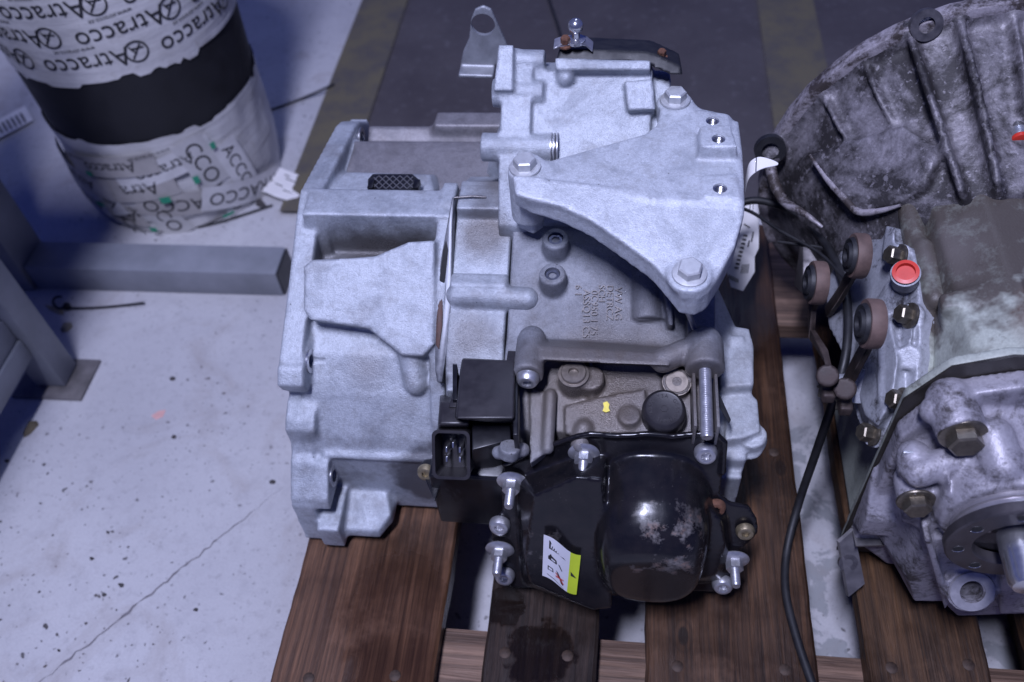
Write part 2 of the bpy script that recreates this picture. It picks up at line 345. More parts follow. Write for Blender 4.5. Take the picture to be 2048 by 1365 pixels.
deck = [plank('deck_board', x0, x1, 0, .6725, .1225, .144, WOOD[i] if i < 4 else WOOD[3], 1, .0018, i+1) for i, (x0, x1) in enumerate(XB)]
for y0 in (0, .5275):
    b = B(); box(b, (.001, y0, .1), (.799, y0+.145, .122)); o = solid('stringer_board', b, None, pal, .002); o.data.materials.clear()
    o.data.transform(Matrix.Translation(-V((.4, y0+.07, .11))).to_4x4()); o.data.transform(Matrix.Rotation(math.pi/2, 4, 'Z')); o.data.materials.append(WOOD[4])
    o.location = V((0, 0, 0)); M = Matrix.Translation(V((.4, y0+.07, .11)))@Matrix.Rotation(-math.pi/2, 4, 'Z'); o.matrix_basis = M
    for x0 in (.0, .3275, .655):
        b = B(); box(b, (x0+.004, y0+.002, .0225), (x0+.141, y0+.143, .0995)); solid('block', b, WOOD[3], pal, .003)
for x0 in (0, .35, .70):
    b = B(); box(b, (x0+.001, 0, .0005), (x0+.099, .6725, .022)); solid('bottom_board', b, WOOD[2], pal, .002)
for i, (px, py) in enumerate([(617, 1357), (790, 1352), (1135, 1312), (1010, 1306), (1355, 1333), (1570, 1340), (1783, 1336), (1937, 1330), (1548, 905)]):
    q = at(px, py, z=.1442); k = min(range(5), key=lambda j: abs(q.x-sum(XB[j])/2)); put('nail', NAIL, q, (0, 0, 1), deck[k], mat=(NAILM if i != 2 else DSTEEL))
# ------------------------------------------------------------------ drum
DC = V((-.425, .937, 0)); drum = thing('tape_wrapped_drum', 'round black drum wrapped in white printed packing tape with a bare black band', 'drum', DC)
def DR(z): return .150+.045*z+.004*math.exp(-((z-.06)/.05)**2)
b = B(); lathe(b, [(DR(0)-.006, .001), (DR(0), .012)]+[(DR(z*.02)-.001, z*.02) for z in range(1, 30)], Matrix.Translation(DC), 64)
new('drum_body', tomesh(b, 'drum_body', True, 60), plain('black_drum_plastic', (.010, .010, .013), .6, 0, .3, 30, .1), drum)
t = NT('wrap_tape'); n1 = t.noise(14, 5, .6); st = t.noise(1, 4, .6, t.mapv((6, 6, 90)))
c = t.mix(t.ramp(n1, .35, .7), (.62, .61, .60), (.46, .45, .44)); c = t.mix(t.ramp(st, .5, .72, 0, .45), c, (.36, .35, .34)); c = t.mix(t.math('MULTIPLY', t.ramp(t.noise(26, 5, .7), .58, .68), .45), c, (.30, .28, .25))
t.bump(t.math('ADD', st, t.noise(30, 5)), .5, .003); TAPE = t.set(Base_Color=c, Roughness=.38)
def wrap_shell(name, zlo, zhi, off, jag, seed, wrinkle=0):
    b = B(); n = 150; m = 14; rows = []; random.seed(seed); jl = []; v = 0
    for i in range(n):
        if random.random() < .35: v = random.choice((0, 0, random.uniform(-1, .2), random.uniform(-.5, .6)))
        jl.append(v*jag)
    for i in range(n):
        th = i*math.tau/n; col = []
        for k in range(m+1):
            lo = zlo+(jl[i] if jag > 0 and zlo > .05 else 0); hi = zhi+(jl[i] if jag > 0 and zlo <= .05 else 0); z = lo+(hi-lo)*k/m
            r = DR(z)+off+wrinkle*noise.noise(V((math.cos(th)*6, math.sin(th)*6, z*22)))
            col.append(b.verts.new(DC+V((r*math.cos(th), r*math.sin(th), z))))
        rows.append(col)
    for i in range(n):
        for k in range(m): b.faces.new((rows[i][k], rows[(i+1) % n][k], rows[(i+1) % n][k+1], rows[i][k+1]))
    o = new(name, tomesh(b, name, True, 50), TAPE, drum)
    return o
low = wrap_shell('lower_tape_wrap', .004, .176, .0012, .008, 3, .0022); upp = wrap_shell('upper_tape_wrap', .278, .575, .001, .009, 5, .0004)
def bent(name, me, th, z, rot, mat, parent, off=.0026):
    c, s = math.cos(rot), math.sin(rot)
    bm = bmesh.new(); bm.from_mesh(me); bmesh.ops.subdivide_edges(bm, edges=[e for e in bm.edges if e.calc_length() > .006], cuts=2); bm.to_mesh(me); bm.free()
    for v in me.vertices:
        u, w_ = v.co.x*c-v.co.y*s, v.co.x*s+v.co.y*c; zz = z+w_; r = DR(zz)+off; a = th+u/r
        v.co = DC+V((r*math.cos(a), r*math.sin(a), zz))
    me.materials.clear(); return new(name, me, mat, parent)
def logo(size):
    b = B(); n = 28; ri, ro = size*.42, size*.5
    for a0 in range(n):
        A, C = a0*math.tau/n, (a0+1)*math.tau/n
        b.faces.new([b.verts.new((r*math.cos(x), r*math.sin(x), 0)) for r, x in ((ri, A), (ro, A), (ro, C), (ri, C))])
    for (x0, y0, x1, y1) in ((-.22, -.30, .24, .30), (.03, .1, .24, -.26), (-.32, -.12, .2, -.16)):
        d = V((x1-x0, y1-y0, 0)).normalized()*.035; nn = V((-d.y, d.x, 0)); b.faces.new([b.verts.new(V(p)*size) for p in (V((x0, y0, 0))+nn, V((x1, y1, 0))+nn, V((x1, y1, 0))-nn, V((x0, y0, 0))-nn)])
    me = bpy.data.meshes.new('logo'); b.to_mesh(me); b.free(); return me
R_ = math.radians
for row, (z, ph) in enumerate(((.308, -4), (.345, 17), (.382, -12), (.419, 8), (.456, -16), (.49, 2))):
    for k in range(-3, 3):
        th = R_(-76+ph+k*54)
        if not -170 < math.degrees(th) < 5: continue
        sl = .02*math.sin(th*2+row)
        bent('printed_word', textmesh('Atracco', .0360), th, z, math.pi+.06, INK, upp, .0019); bent('printed_emblem', logo(.031), th+R_(23), z+.003, math.pi, INK, upp, .0019)
        bent('printed_small_line', textmesh('www.atracco.se', .0085), th-R_(2), z+.020, math.pi+.06, INK, upp, .0019)
random.seed(21); LN = 0; STRIPS = [plain('tape_strip_a', (.60, .59, .58), .35, 0, .12, 30, .2), plain('tape_strip_b', (.50, .49, .48), .4, 0, .15, 30, .2), plain('tape_strip_c', (.40, .38, .36), .4, 0, .15, 30, .2)]
for (th, z, ro, s, sz) in ((-96, .052, 180, 'ATRACCO', .029), (-122, .040, 180, 'ATRACCO', .029), (-104, .022, -68, 'CCO', .030), (-79, .03, -72, 'CO', .030), (-62, .055, 170, 'ATRACCO', .029), (-45, .06, -75, 'TRACCO', .024), (-110, .088, -70, 'ATRA', .026), (-85, .098, 186, 'Atra', .030), (-68, .128, 190, 'Atracco', .026), (-50, .118, -78, 'CCO', .032), (-128, .098, 176, 'Atracco', .026), (-33, .085, -80, 'ACCO', .026), (-140, .06, 175, 'ATRACCO', .029), (-95, .140, 184, 'Atracco', .024), (-30, .03, 160, 'ATRACCO', .029), (-118, .150, 180, 'www.atracco.se', .009), (-72, .158, 186, 'www.atracco.se', .009)):
    LN += 1; hw_, hh_ = len(s)*sz*.36+.012, sz*.62+.004; bb = B(); gv = [[bb.verts.new((-hw_+2*hw_*i/12+random.uniform(-1, 1)*(.0012 if i in (0, 12) else 0), -hh_+2*hh_*j/4, 0)) for j in range(5)] for i in range(13)]
    for i in range(12):
        for j in range(4): bb.faces.new((gv[i][j], gv[i+1][j], gv[i+1][j+1], gv[i][j+1]))
    me = bpy.data.meshes.new('strip'); bb.to_mesh(me); bb.free()
    if z > hh_ and sz > .012: so = bent('tape_strip', me, R_(th), max(z, .012), R_(ro), STRIPS[LN % 3], low, .0040+.0004*LN)
    bent('printed_word', textmesh(s, sz*1.08), R_(th), z, R_(ro), INK, low, .0044+.0004*LN)
for (th, z, a, b2) in ((-113, .062, .018, .008), (-74, .078, .016, .012), (-108, .125, .012, .008), (-56, .098, .009, .014), (-48, .014, .02, .006), (-88, .02, .012, .01), (-132, .018, .006, .012), (-42, .14, .008, .012)):
    bb = B(); bb.faces.new([bb.verts.new(p) for p in ((-a/2, -b2/2, 0), (a/2, -b2/2, 0), (a/2*.8, b2/2, 0), (-a/2, b2/2*.8, 0))]); me = bpy.data.meshes.new('g'); bb.to_mesh(me); bb.free(); bent('printed_patch', me, R_(th), z, math.pi, INKG, low, .0130)
# ------------------------------------------------------------------ steel frames
fr = thing('steel_base_frame', 'grey painted steel post with a square floor beam in front of the drum', 'frame', (-.58, .69, 0))
b = B(); box(b, (-.569, .660, .0015), (-.186, .714, .046)); solid('floor_beam', b, GREYST, fr, .003)
b = B(); box(b, (-.625, .655, .0015), (-.570, .722, .75)); solid('post', b, GREYST, fr, .003)
b = B(); box(b, (-.1855, .661, .003), (-.1835, .713, .0445)); solid('end_cap', b, BLACKP, fr, 0)
tr = thing('steel_trestle', 'grey steel trestle leg on a floor plate with side rail and brown panel', 'trestle', (-.46, .49, 0))
b = B(); box(b, (-.485, .481, .0045), (-.441, .520, .70)); solid('leg', b, GREYST, tr, .003)
b = B(); box(b, (-.512, .462, .0005), (-.412, .530, .004)); solid('foot_plate', b, plain('stained_plate', (.13, .12, .12), .55, .3, .5, 25, .2), tr, .001)
b = B(); box(b, (-.482, -.2, .072), (-.452, .4805, .105)); box(b, (-.490, -.2, .1055), (-.456, .4805, .142)); solid('side_rail', b, GREYST, tr, .0025)
b = B(); box(b, (-.60, -.2, .150), (-.476, .4805, .162)); solid('brown_panel', b, WOOD[0], tr, .001)
b = B(); box(b, (-.80, -.2, .701), (-.335, .53, .73)); solid('unseen_shade_top', b, GREYST, tr, .002)  # added slab out of view, its edge set to shade the left floor
# ================================================================== main gearbox
gb = thing('gearbox', 'clean pale aluminium car gearbox with triangular mount bracket and black front cover', 'gearbox', (.2, .38, .144))
# --- shared hardware
def hexhead(r, h, flange, fh=.0025):
    b = B(); lathe(b, [(flange*.98, 0), (flange, .0008), (flange*.97, fh*.7), (r*1.05, fh)], seg=28)
    hx = [V((r*math.cos(i*math.pi/3), r*math.sin(i*math.pi/3), fh)) for i in range(6)]; poly_prism(b, hx, (0, 0, h*.86))
    t_ = [V((p.x, p.y, fh+h*.86)) for p in hx]; top = [V((p.x*.86, p.y*.86, fh+h)) for p in hx]; hull(b, t_+top); return tomesh(b, 'hex_bolt', True, 25)
def torx(r, h):
    b = B(); lathe(b, [(r*.98, 0), (r, h*.15), (r*.96, h*.6), (r*.80, h*.93), (r*.62, h), (r*.46, h), (r*.40, h*.96), (r*.36, h*.55), (.0004, h*.5)], seg=26)
    for i in range(6): cyl(b, V((r*.43*math.cos(i*math.tau/6), r*.43*math.sin(i*math.tau/6), h*.5)), V((r*.43*math.cos(i*math.tau/6), r*.43*math.sin(i*math.tau/6), h*.985)), r*.09, seg=6)
    return tomesh(b, 'torx_bolt', True, 40)
def thread(b, r, z0, z1, pitch=.0015, seg=14, M=Matrix()):
    pr = [(r*.9, z0)]; z = z0
    while z < z1-pitch: pr += [(r, z+pitch*.45), (r*.86, z+pitch)]; z += pitch
    pr += [(r*.8, z1)]; lathe(b, pr, M, seg)
def studnut():
    b = B(); lathe(b, [(.0125, 0), (.0128, .001), (.0105, .0026), (.0075, .0035)], seg=28)
    hx = [V((.0072*math.cos(i*math.pi/3), .0072*math.sin(i*math.pi/3), .003)) for i in range(6)]; poly_prism(b, hx, (0, 0, .0075)); thread(b, .0040, .010, .026); return tomesh(b, 'stud', True, 30)
HEX = hexhead(.0092, .0072, .0128); TX = torx(.0092, .0075); STUD = studnut(); TXS = torx(.0078, .006)
HEX.materials.append(plain('bolt_zinc', (.52, .53, .54), .45, .55, .12, 200, .2)); TX.materials.append(STEEL); STUD.materials.append(STEEL); TXS.materials.append(STEEL)
n_ = lambda *a: V(a).normalized()
# --- bell housing (left)
b = B(); f0 = [at(px, py, x=0) for px, py in ((700, 243), (682, 243), (672, 250), (600, 382), (592, 430), (586, 480), (572, 600), (553, 752), (553, 772), (562, 781), (577, 784), (578, 800), (569, 842), (569, 862), (580, 885), (582, 905), (580, 925), (582, 1012))]
f0 += [V((0, .212, .15)), V((0, .60, .15)), V((0, .615, .30)), V((0, .60, .37))]
poly_prism(b, f0, (.021, 0, 0))
BP = [(.252, .152), (.252, .237), (.262, .258), (.285, .292), (.31, .318), (.335, .330), (.36, .345), (.41, .352), (.44, .366), (.465, .362), (.545, .368), (.565, .35), (.575, .152)]
profx(b, BP, .015, .145)
box(b, (.01, .405, .33), (.146, .440, .397)); hull(b, [V((.01, y, z)) for y, z in ((.395, .33), (.45, .33), (.405, .395), (.44, .397))]+[V((.03, y, z)) for y, z in ((.395, .33), (.45, .33), (.405, .392), (.44, .394))])
# inner wall between flange and rib, boss under the vent cap
hull(b, [at(px, py, z=.383) for px, py in ((690, 345), (860, 350), (868, 388), (645, 395))]+[at(px, py, z=.35) for px, py in ((690, 345), (890, 350), (890, 388), (645, 395))])
PB = (V((0, .36, .381)), n_(0, -.60, .80))
bul = [(606, 532), (624, 519), (690, 517), (750, 512), (815, 484), (870, 480), (868, 690), (845, 714), (803, 712), (734, 657), (618, 640), (606, 620)]
poly_prism(b, [at(x, y, pl=PB) for x, y in bul], V((0, .6, -.8))*.045)
PB2 = (V((0, .305, .319)), n_(0, -.78, .62))
capsule(b, at(823, 705, z=.322), at(833, 765, pl=PB2), .0115)
hull(b, [at(x, y, pl=PB2)+V((0, dy, -dy)) for x, y in ((808, 690), (868, 690), (870, 790), (835, 785), (815, 770)) for dy in (0, .02)])
# junction flange on the right rim of the bell
BROWN = plain('rust_brown', (.075, .038, .03), .6, .3, .4, 120, .3)
JP = [(.255, .160), (.253, .236), (.268, .275), (.29, .312), (.315, .342), (.345, .366), (.385, .386), (.42, .399), (.448, .399), (.46, .36), (.46, .16)]
profx(b, JP, .133, .1465)
# lugs
def lug(p3, x1, yb=.035, zb=0):
    q = [at(px, py, x=0) for px, py in p3]; hull(b, [V((x, p.y+dy, p.z+dz)) for p in q for x in (0, x1) for dy, dz in ((0, 0), (yb, zb))])
L1, L2, L3 = ((553, 735), (553, 772), (566, 782), (560, 715)), ((574, 802), (569, 842), (569, 862), (582, 882)), ((580, 925), (580, 1000), (586, 1018)); lug(L1, .024, .03); lug(L2, .028, .03); lug(L3, .036, .04)
def lc(p3, x, dy): q = sum((at(px, py, x=0) for px, py in p3), V())/len(p3); return V((x, q.y+dy, q.z))
holes = [(lc(L1, .0245, .017), .0), (lc(L2, .0285, .017), 0), (lc(L3, .0365, .018), 0)]
hull(b, [V((x, y, z)) for x in (.02, .042) for y, z in ((.205, .152), (.205, .185), (.27, .152), (.27, .19))])
hull(b, [V((x, y, z)) for x in (.044, .075) for y, z in ((.213, .158), (.26, .155), (.215, .168), (.26, .185))]+[V((.086, .23, .16)), V((.086, .26, .16)), V((.086, .23, .175))])
box(b, (.02, .2525, .231), (.136, .2515+.02, .2345))
profx(b, [(.2495, .2385), (.25, .2420), (.27, .255), (.27, .2385)], .03, .136)
# big hollow of the bell, seen only from the left
cut = B(); cyl(cut, (-.01, .41, .235), (.09, .41, .235), .078, .065, 40)
for q, _ in holes:
    cyl(cut, q+V((-.02, 0, 0)), q+V((.012, 0, 0)), .0055, seg=20)
bell = cast('bell_housing', b, ALU, gb, .0018, 8, .5, cut)
RING = B(); lathe(RING, [(.0060, -.0012), (.0108, -.0012), (.0108, .0006), (.0062, .0006)], seg=26, close=False); RING = tomesh(RING, 'ring'); RING.materials.append(BRIGHT)
for q, _ in holes: put('machined_seat', RING, q, (1, 0, 0), bell)
q = at(724, 276, x=.0225); put('machined_seat', RING, q, (1, 0, 0), bell)
# separator sheet standing proud of the joint
SEP = (V((0, .36, .374)), n_(0, -.56, .828))
lft = [(904, 394), (894, 450), (881, 520), (874, 600), (870, 680), (870, 740), (874, 765)]; rgt = [(884, 765), (894, 700), (902, 610), (904, 530), (905, 450), (908, 394)]
b = B(); poly_prism(b, [at(x, y, pl=SEP) for x, y in lft+rgt], V((0, .5, -.8))*.014); solid('separator_sheet', b, plain('joint_steel', (.13, .135, .15), .42, .6, .35, 120, .1), gb, .0012)
b = B(); poly_prism(b, [at(x, y, pl=(SEP[0]+SEP[1]*.0012, SEP[1])) for x, y in ((873, 590), (877, 575), (884, 578), (886, 600), (885, 650), (878, 700), (871, 690))], V((0, .5, -.8))*.010); solid('clutch_disc', b, BROWN, gb, .001)
b = B(); poly_prism(b, [at(x, y, pl=(SEP[0]+SEP[1]*.0008, SEP[1])) for x, y in ((886, 500), (892, 480), (896, 500), (890, 560), (886, 600), (880, 575), (876, 580))], V((0, .5, -.8))*.010); solid('joint_gap', b, HOLE, gb, .0005)
b = B(); tube(b, [at(908, 396, z=.404), at(945, 393, z=.405), at(972, 395, z=.403)], .0011); box(b, (.150, .424, .398), (.176, .436, .4015)); solid('spring_clip', b, DSTEEL, gb, 0)
# --- middle case
b = B(); MP = [(.262, .152), (.262, .27), (.275, .305), (.29, .328), (.312, .345), (.36, .368), (.415, .392), (.45, .396), (.49, .37), (.53, .33), (.545, .152)]
profx(b, MP, .149, .199)
capsule(b, V((.156, .345, .3605)), V((.216, .344, .3595)), .0105); hull(b, [V((x, y, z)) for x in (.152, .2) for y, z in ((.335, .350), (.338, .367), (.356, .3745), (.36, .36))])
box(b, (.150, .345, .35), (.199, .36, .374)); box(b, (.150, .41, .37), (.198, .447, .402)); box(b, (.152, .270, .30), (.185, .300, .325))
hull(b, [V((x, y, z)) for x in (.150, .197) for y, z in ((.285, .322), (.295, .333), (.30, .32))])
cast('middle_case', b, ALU, gb, .0018, 4)
# --- gear case with the lettered slope
b = B(); GP = [(.238, .152), (.238, .318), (.268, .332), (.288, .336), (.292, .341), (.315, .346), (.41, .397), (.445, .399), (.49, .37), (.54, .31), (.55, .152)]
profx(b, GP, .2005, .368)
PS = (V((0, .36, .371)), n_(0, -.47, .883))
def on(px, py, off=0): return at(px, py, pl=PS)+PS[1]*off
for px, py in ((1112, 492), (1106, 562)): cyl(b, on(px, py+16, -.01), on(px, py+16, -.01)+V((0, -.12, .99))*.026, .0115)
# ledge bar with a boss at each end
hull(b, [at(px, py, z=.366) for px, py in ((1050, 690), (1180, 700), (1300, 706), (1340, 715), (1340, 732), (1100, 722), (1050, 715))]+[at(px, py, z=.335) for px, py in ((1050, 670), (1340, 690), (1340, 732), (1050, 715))])
capsule(b, at(1325, 722, z=.358), at(1400, 690, z=.362), .010)
cyl(b, at(1064, 680, z=.355), at(1056, 752, z=.357), .0125); ball(b, at(1064, 680, z=.355), .012)
cyl(b, at(1408, 690, z=.362), at(1410, 742, z=.360), .0155); ball(b, at(1408, 690, z=.362), .0153)
# rib and arch behind the lower bracket foot
hull(b, [on(px, py, o) for px, py in ((1285, 545), (1325, 545), (1325, 640), (1275, 645), (1275, 590)) for o in (-.01, .003)])
cyl(b, on(1298, 540, -.006), on(1298, 640, -.006), .0155); hull(b, [on(px, py, o) for px, py in ((1318, 545), (1335, 545), (1345, 660), (1335, 660)) for o in (-.01, .016)])
hull(b, [V((x, y, z)) for x in (.35, .372) for y, z in ((.29, .34), (.30, .36), (.42, .41), (.42, .36))])
# step below the ledge
ST = (V((0, .262, .331)), n_(0, -.30, .954))
def st(px, py, o=0): return at(px, py, pl=ST)+ST[1]*o
cyl(b, st(1148, 768, -.004), st(1148, 768)+V((0, -.1, 1))*.0145, .0125); cyl(b, st(1180, 770, -.004), st(1180, 770)+V((0, -.1, 1))*.012, .0115)
cyl(b, st(1352, 772, -.006), st(1352, 772, .010), .0115); capsule(b, st(1352, 768, .002), st(1390, 752, .002), .0075)
cyl(b, st(1262, 850, -.006), st(1258, 838, .010), .010, .0085)
hull(b, [st(px, py, o) for px, py in ((1190, 800), (1290, 782), (1300, 870), (1130, 872), (1130, 815)) for o in (-.012, .006)])
hull(b, [st(px, py, o) for px, py in ((1060, 775), (1100, 790), (1095, 905), (1060, 930)) for o in (-.012, .003)])
capsule(b, st(1102, 792, .004), st(1096, 900, .0035), .005); capsule(b, st(1168, 862, .004), st(1160, 890, .003), .008)
cut = B()
for px, py in ((1112, 492), (1106, 562)):
    q = on(px, py+16, -.01); cyl(cut, q+V((0, -.12, .99))*.0225, q+V((0, -.12, .99))*.04, .0066, seg=24)
cast('gear_case', b, ALU_D, gb, .0016, 3, .5, cut)
# hex socket plugs
SOCK = B(); lathe(SOCK, [(.0064, -.002), (.0064, .0006), (.0058, .0012), (.0034, .0012), (.0030, -.0012), (.0002, -.0014)], seg=24); SOCK = tomesh(SOCK, 'socket_bolt'); SOCK.materials.append(plain('bluish_steel', (.13, .14, .19), .35, .7, .2, 200, .1))
for px, py in ((1112, 492), (1106, 562)): put('socket_bolt', SOCK, on(px, py+16, -.01)+V((0, -.12, .99))*.0228, (0, -.12, .99), gb)
SOCK2 = B(); lathe(SOCK2, [(.0125, 0), (.0125, .0012), (.0102, .0014), (.0102, .0032), (.0096, .0040), (.0042, .0040), (.0038, .0012), (.0002, .001)], seg=28); SOCK2 = tomesh(SOCK2, 'socket_plug'); SOCK2.materials.append(plain('dirty_steel', (.22, .19, .16), .4, .6, .2, 200, .1))
put('socket_plug', SOCK2, st(1148, 768)+V((0, -.1, 1))*.0145, (0, -.1, 1), gb)
put('disc_seal', SOCK2, st(1352, 772, .0085), ST[1], gb).scale = (.92, .92, .5)
# lettering cast into the slope (lines run down the slope, tops towards the right)
LET = castmat('raised_letters', (.16, .145, .14), (.08, .07, .065), .5, metal=.3, bump=.3)
for (px, py, s, sz) in ((1236, 608, 'VW AG', .0086), (1219, 606, 'DETRCZ', .0080), (1203, 588, 'SCH', .0080), (1188, 626, '0C950 1 75', .0082), (1172, 628, 'ASSQ13 C5', .0086), (1156, 582, '6 1', .0080)):
    text_on('cast_lettering', s, sz, on(px, py, .0004), (0.02, -.883, -.47), PS[1], LET, gb, .0007)
# yellow paint mark
b = B(); pts = [(1206, 812), (1214, 809), (1219, 815), (1217, 822), (1220, 828), (1212, 831), (1205, 828), (1208, 820)]; poly_prism(b, [st(x, y, .0072) for x, y in pts], ST[1]*.0006); solid('paint_dab', b, YPAINT, gb, 0)
# torx bolts into the bosses, long threaded stud
q = at(1056, 753, z=.357); put('torx_bolt', TX, q, (0, -1, -.05), gb)
b = B(); thread(b, .0050, 0, .060, .0016, 18, axisM(at(1410, 740, z=.360), (0, -1, -.10))); solid('threaded_stud', b, STEEL, gb, 0)
b = B()
for dx in (-.0085, .0085):
    s0 = at(1410, 740, z=.358)+V((dx, -.012, -.008)); box(b, s0+V((-.0012, -.040, -.02)), s0+V((.0012, .01, .006)))
solid('stud_guide', b, ALU_D, gb, .0006)
# breather cap
b = B(); ax = n_(0, -.22, .97); c0 = st(1325, 838, .003); lathe(b, [(.0165, 0), (.0172, .004), (.0172, .014), (.0165, .0175), (.0140, .0195), (.0128, .0192), (.0001, .0192)], axisM(c0, ax), 40); cap = solid('breather_cap', b, GREYP, gb, 0)
CT = plain('moulded_letters', (.035, .032, .035), .35, 0, .1, 60, 0); tp = c0+ax*.0194; rx = V((1, 0, 0)); ry = ax.cross(rx)
for s, a0, da in (('A0SB473A', 200, -17), ('GEBA', 40, -17), ('THMHA0', 245, 17)):
    for k, ch in enumerate(s):
        a = R_(a0+da*k); rad = rx*math.cos(a)+ry*math.sin(a); text_on('moulded_letter', ch, .0042, tp+rad*.0105, ry*math.cos(a)*-1+rx*math.sin(a) if da < 0 else ry*math.cos(a)-rx*math.sin(a), ax, CT, cap, .0003)
b = B(); lathe(b, [(.0026, 0), (.0032, 0), (.0032, .0006), (.0026, .0006)], axisM(tp, ax), 6, False); solid('moulded_mark', b, CT, cap, 0)
# steel wire by the bracket foot
b = B(); tube(b, spline([at(1372, 618, z=.395), at(1380, 635, z=.385), at(1388, 655, z=.372), at(1395, 672, z=.366)]), .0022); solid('wire_clip', b, STEEL, gb, 0)
# --- rear housing with selector
b = B(); RP = [(.40, .2), (.40, .396), (.43, .428), (.485, .470), (.497, .481), (.53, .468), (.575, .42), (.60, .2)]
profx(b, RP, .190, .316)
R2 = [(.395, .2), (.395, .395), (.427, .433), (.484, .477), (.50, .486), (.535, .472), (.58, .42), (.60, .2)]
profx(b, R2, .188, .2145)
PR = (V((0, .457, .449)), n_(0, -.607, .795))
def rr(px, py, o=0): return at(px, py, pl=PR)+PR[1]*o
for (x0, y0), (x1, y1), r in (((985, 184), (1088, 184), .0120), ((996, 120), (1090, 120), .0105), ((962, 292), (1112, 296), .0125)):
    cyl(b, rr(x0, y0, -.004), rr(x1, y1, -.004), r, r*.92)
    hull(b, [rr(x, y, o) for x, y in ((x0+6, y0-22), (x1-50, y0-22), (x1-50, y0+22), (x0+6, y0+22)) for o in (-.012, .0035)])
hull(b, [rr(px, py, o) for px, py in ((1000, 100), (1030, 100), (1030, 190), (990, 190)) for o in (-.01, .012)])
hull(b, [rr(px, py, o) for px, py in ((1248, 170), (1305, 165), (1310, 225), (1255, 228)) for o in (-.01, .010)])
hull(b, [rr(px, py, o) for px, py in ((1112, 125), (1300, 130), (1300, 150), (1112, 150)) for o in (-.012, .012)])
capsule(b, rr(1132, 128, .002), rr(1132, 158, .002), .0075)
hull(b, [V((.16, .50, .36)), V((.16, .53, .36)), V((.192, .47, .44)), V((.192, .55, .44)), V((.192, .47, .34)), V((.192, .55, .34))])
hull(b, [V((x, y, z)) for x in (.316, .332) for y, z in ((.42, .3), (.42, .41), (.50, .47), (.53, .46), (.55, .3))])
cast('rear_housing', b, ALU, gb, .0018, 3)
b = B(); 
for px in (1102, 1108, 1114): cyl(b, rr(px, 297, -.002), rr(px+2.4, 297, -.002), .0135, seg=28)
solid('seal_rings', b, STEEL, gb, 0)
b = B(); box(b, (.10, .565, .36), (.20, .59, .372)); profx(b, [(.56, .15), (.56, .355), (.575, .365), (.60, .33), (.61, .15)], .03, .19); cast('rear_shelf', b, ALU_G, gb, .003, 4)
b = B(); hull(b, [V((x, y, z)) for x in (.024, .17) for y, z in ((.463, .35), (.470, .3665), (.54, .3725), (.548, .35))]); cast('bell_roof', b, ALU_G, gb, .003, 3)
# black selector cover seen edge-on
CPL = (rr(1200, 112, .008), n_(0, .53, .85))
b = B(); oc = [at(px, py, pl=(rr(1200, 110, .010), V((0, -.607, .795)))) for px, py in ((1112, 122), (1118, 100), (1150, 98), (1290, 103), (1312, 108), (1332, 118), (1362, 132), (1366, 152), (1340, 150), (1300, 132), (1240, 124), (1150, 124))]
poly_prism(b, oc, V((0, .85, -.3))*.05); sel = cast('selector_cover', b, BLACKR, gb, .0018, 3)
put('rusty_bolt', TXS, rr(1133, 104, .014), (0, -.1, 1), sel, mat=RUST).data = (lambda m: (m.materials.clear(), m.materials.append(RUST), m)[2])(HEX.copy())
RB = sel.children[0].data; sel.children[0].scale = (.45, .45, .9)
o = put('rusty_bolt', RB, at(1323, 116, y=.505), (0, -.1, 1), sel); o.scale = (.4, .4, .8)
# selector lever with ball stud
yl = .505; b = B(); lp = [at(px, py, y=yl) for px, py in ((1108, 92), (1125, 86), (1150, 82), (1172, 86), (1186, 98))]
for p, q in zip(lp, lp[1:]): hull(b, [v+V((0, dy, dz)) for v in (p, q) for dy in (-.006, .008) for dz in (0, .0018)])
lev = solid('selector_lever', b, STEEL, gb, .0008)
q = at(1152, 84, y=yl); b = B(); lathe(b, [(.008, 0), (.008, .0025), (.0035, .004), (.0032, .009), (.0058, .0115), (.0066, .0145), (.0058, .0178), (.0032, .0203), (.0003, .021)], axisM(q, (0, 0, 1)), 20); solid('ball_stud', b, BRIGHT, lev, 0)
# lifting eye
ye = .60; b = B(); ol = [at(px, py, y=ye) for px, py in ((921, 130), (926, 105), (938, 78), (942, 40), (950, 20), (966, 13), (982, 20), (998, 55), (1016, 96), (1010, 130))]
poly_prism(b, ol, (0, .004, 0)); cu = B(); cq = at(966, 50, y=ye); cyl(cu, cq+V((0, -.02, 0)), cq+V((0, .03, 0)), .0115, seg=28)
fo = [at(px, py, y=ye) for px, py in ((921, 131), (990, 133))]; hull(b, [p+V((0, dy, dz)) for p in fo for dy in (-.016, .004) for dz in (-.004, 0)])
cast('lifting_eye', b, plain('galvanised_sheet', (.30, .31, .33), .5, .5, .25, 60, .1), gb, .0013, 2, .5, cu)
# --- mount bracket
b = B(); ZB = .464
up_ = [(1024, 345), (1030, 312), (1050, 300), (1076, 308), (1095, 321), (1290, 266), (1314, 248), (1322, 205), (1335, 184), (1358, 180), (1380, 196), (1402, 215), (1460, 228), (1474, 248), (1480, 300), (1488, 370), (1486, 408), (1300, 398), (1150, 372), (1060, 358)]
poly_prism(b, [at(x, y, z=ZB) for x, y in up_], (0, 0, -.017))
LW = (V((0, .340, .458)), n_(0, -.27, .963))
lowp = [(1024, 350), (1050, 352), (1060, 352), (1300, 385), (1485, 395), (1490, 425), (1470, 495), (1440, 548), (1418, 585), (1395, 600), (1362, 596), (1340, 568), (1305, 528), (1250, 488), (1180, 440), (1120, 412), (1060, 398), (1030, 388)]
poly_prism(b, [at(x, y, pl=LW) for x, y in lowp], (0, .004, -.014))
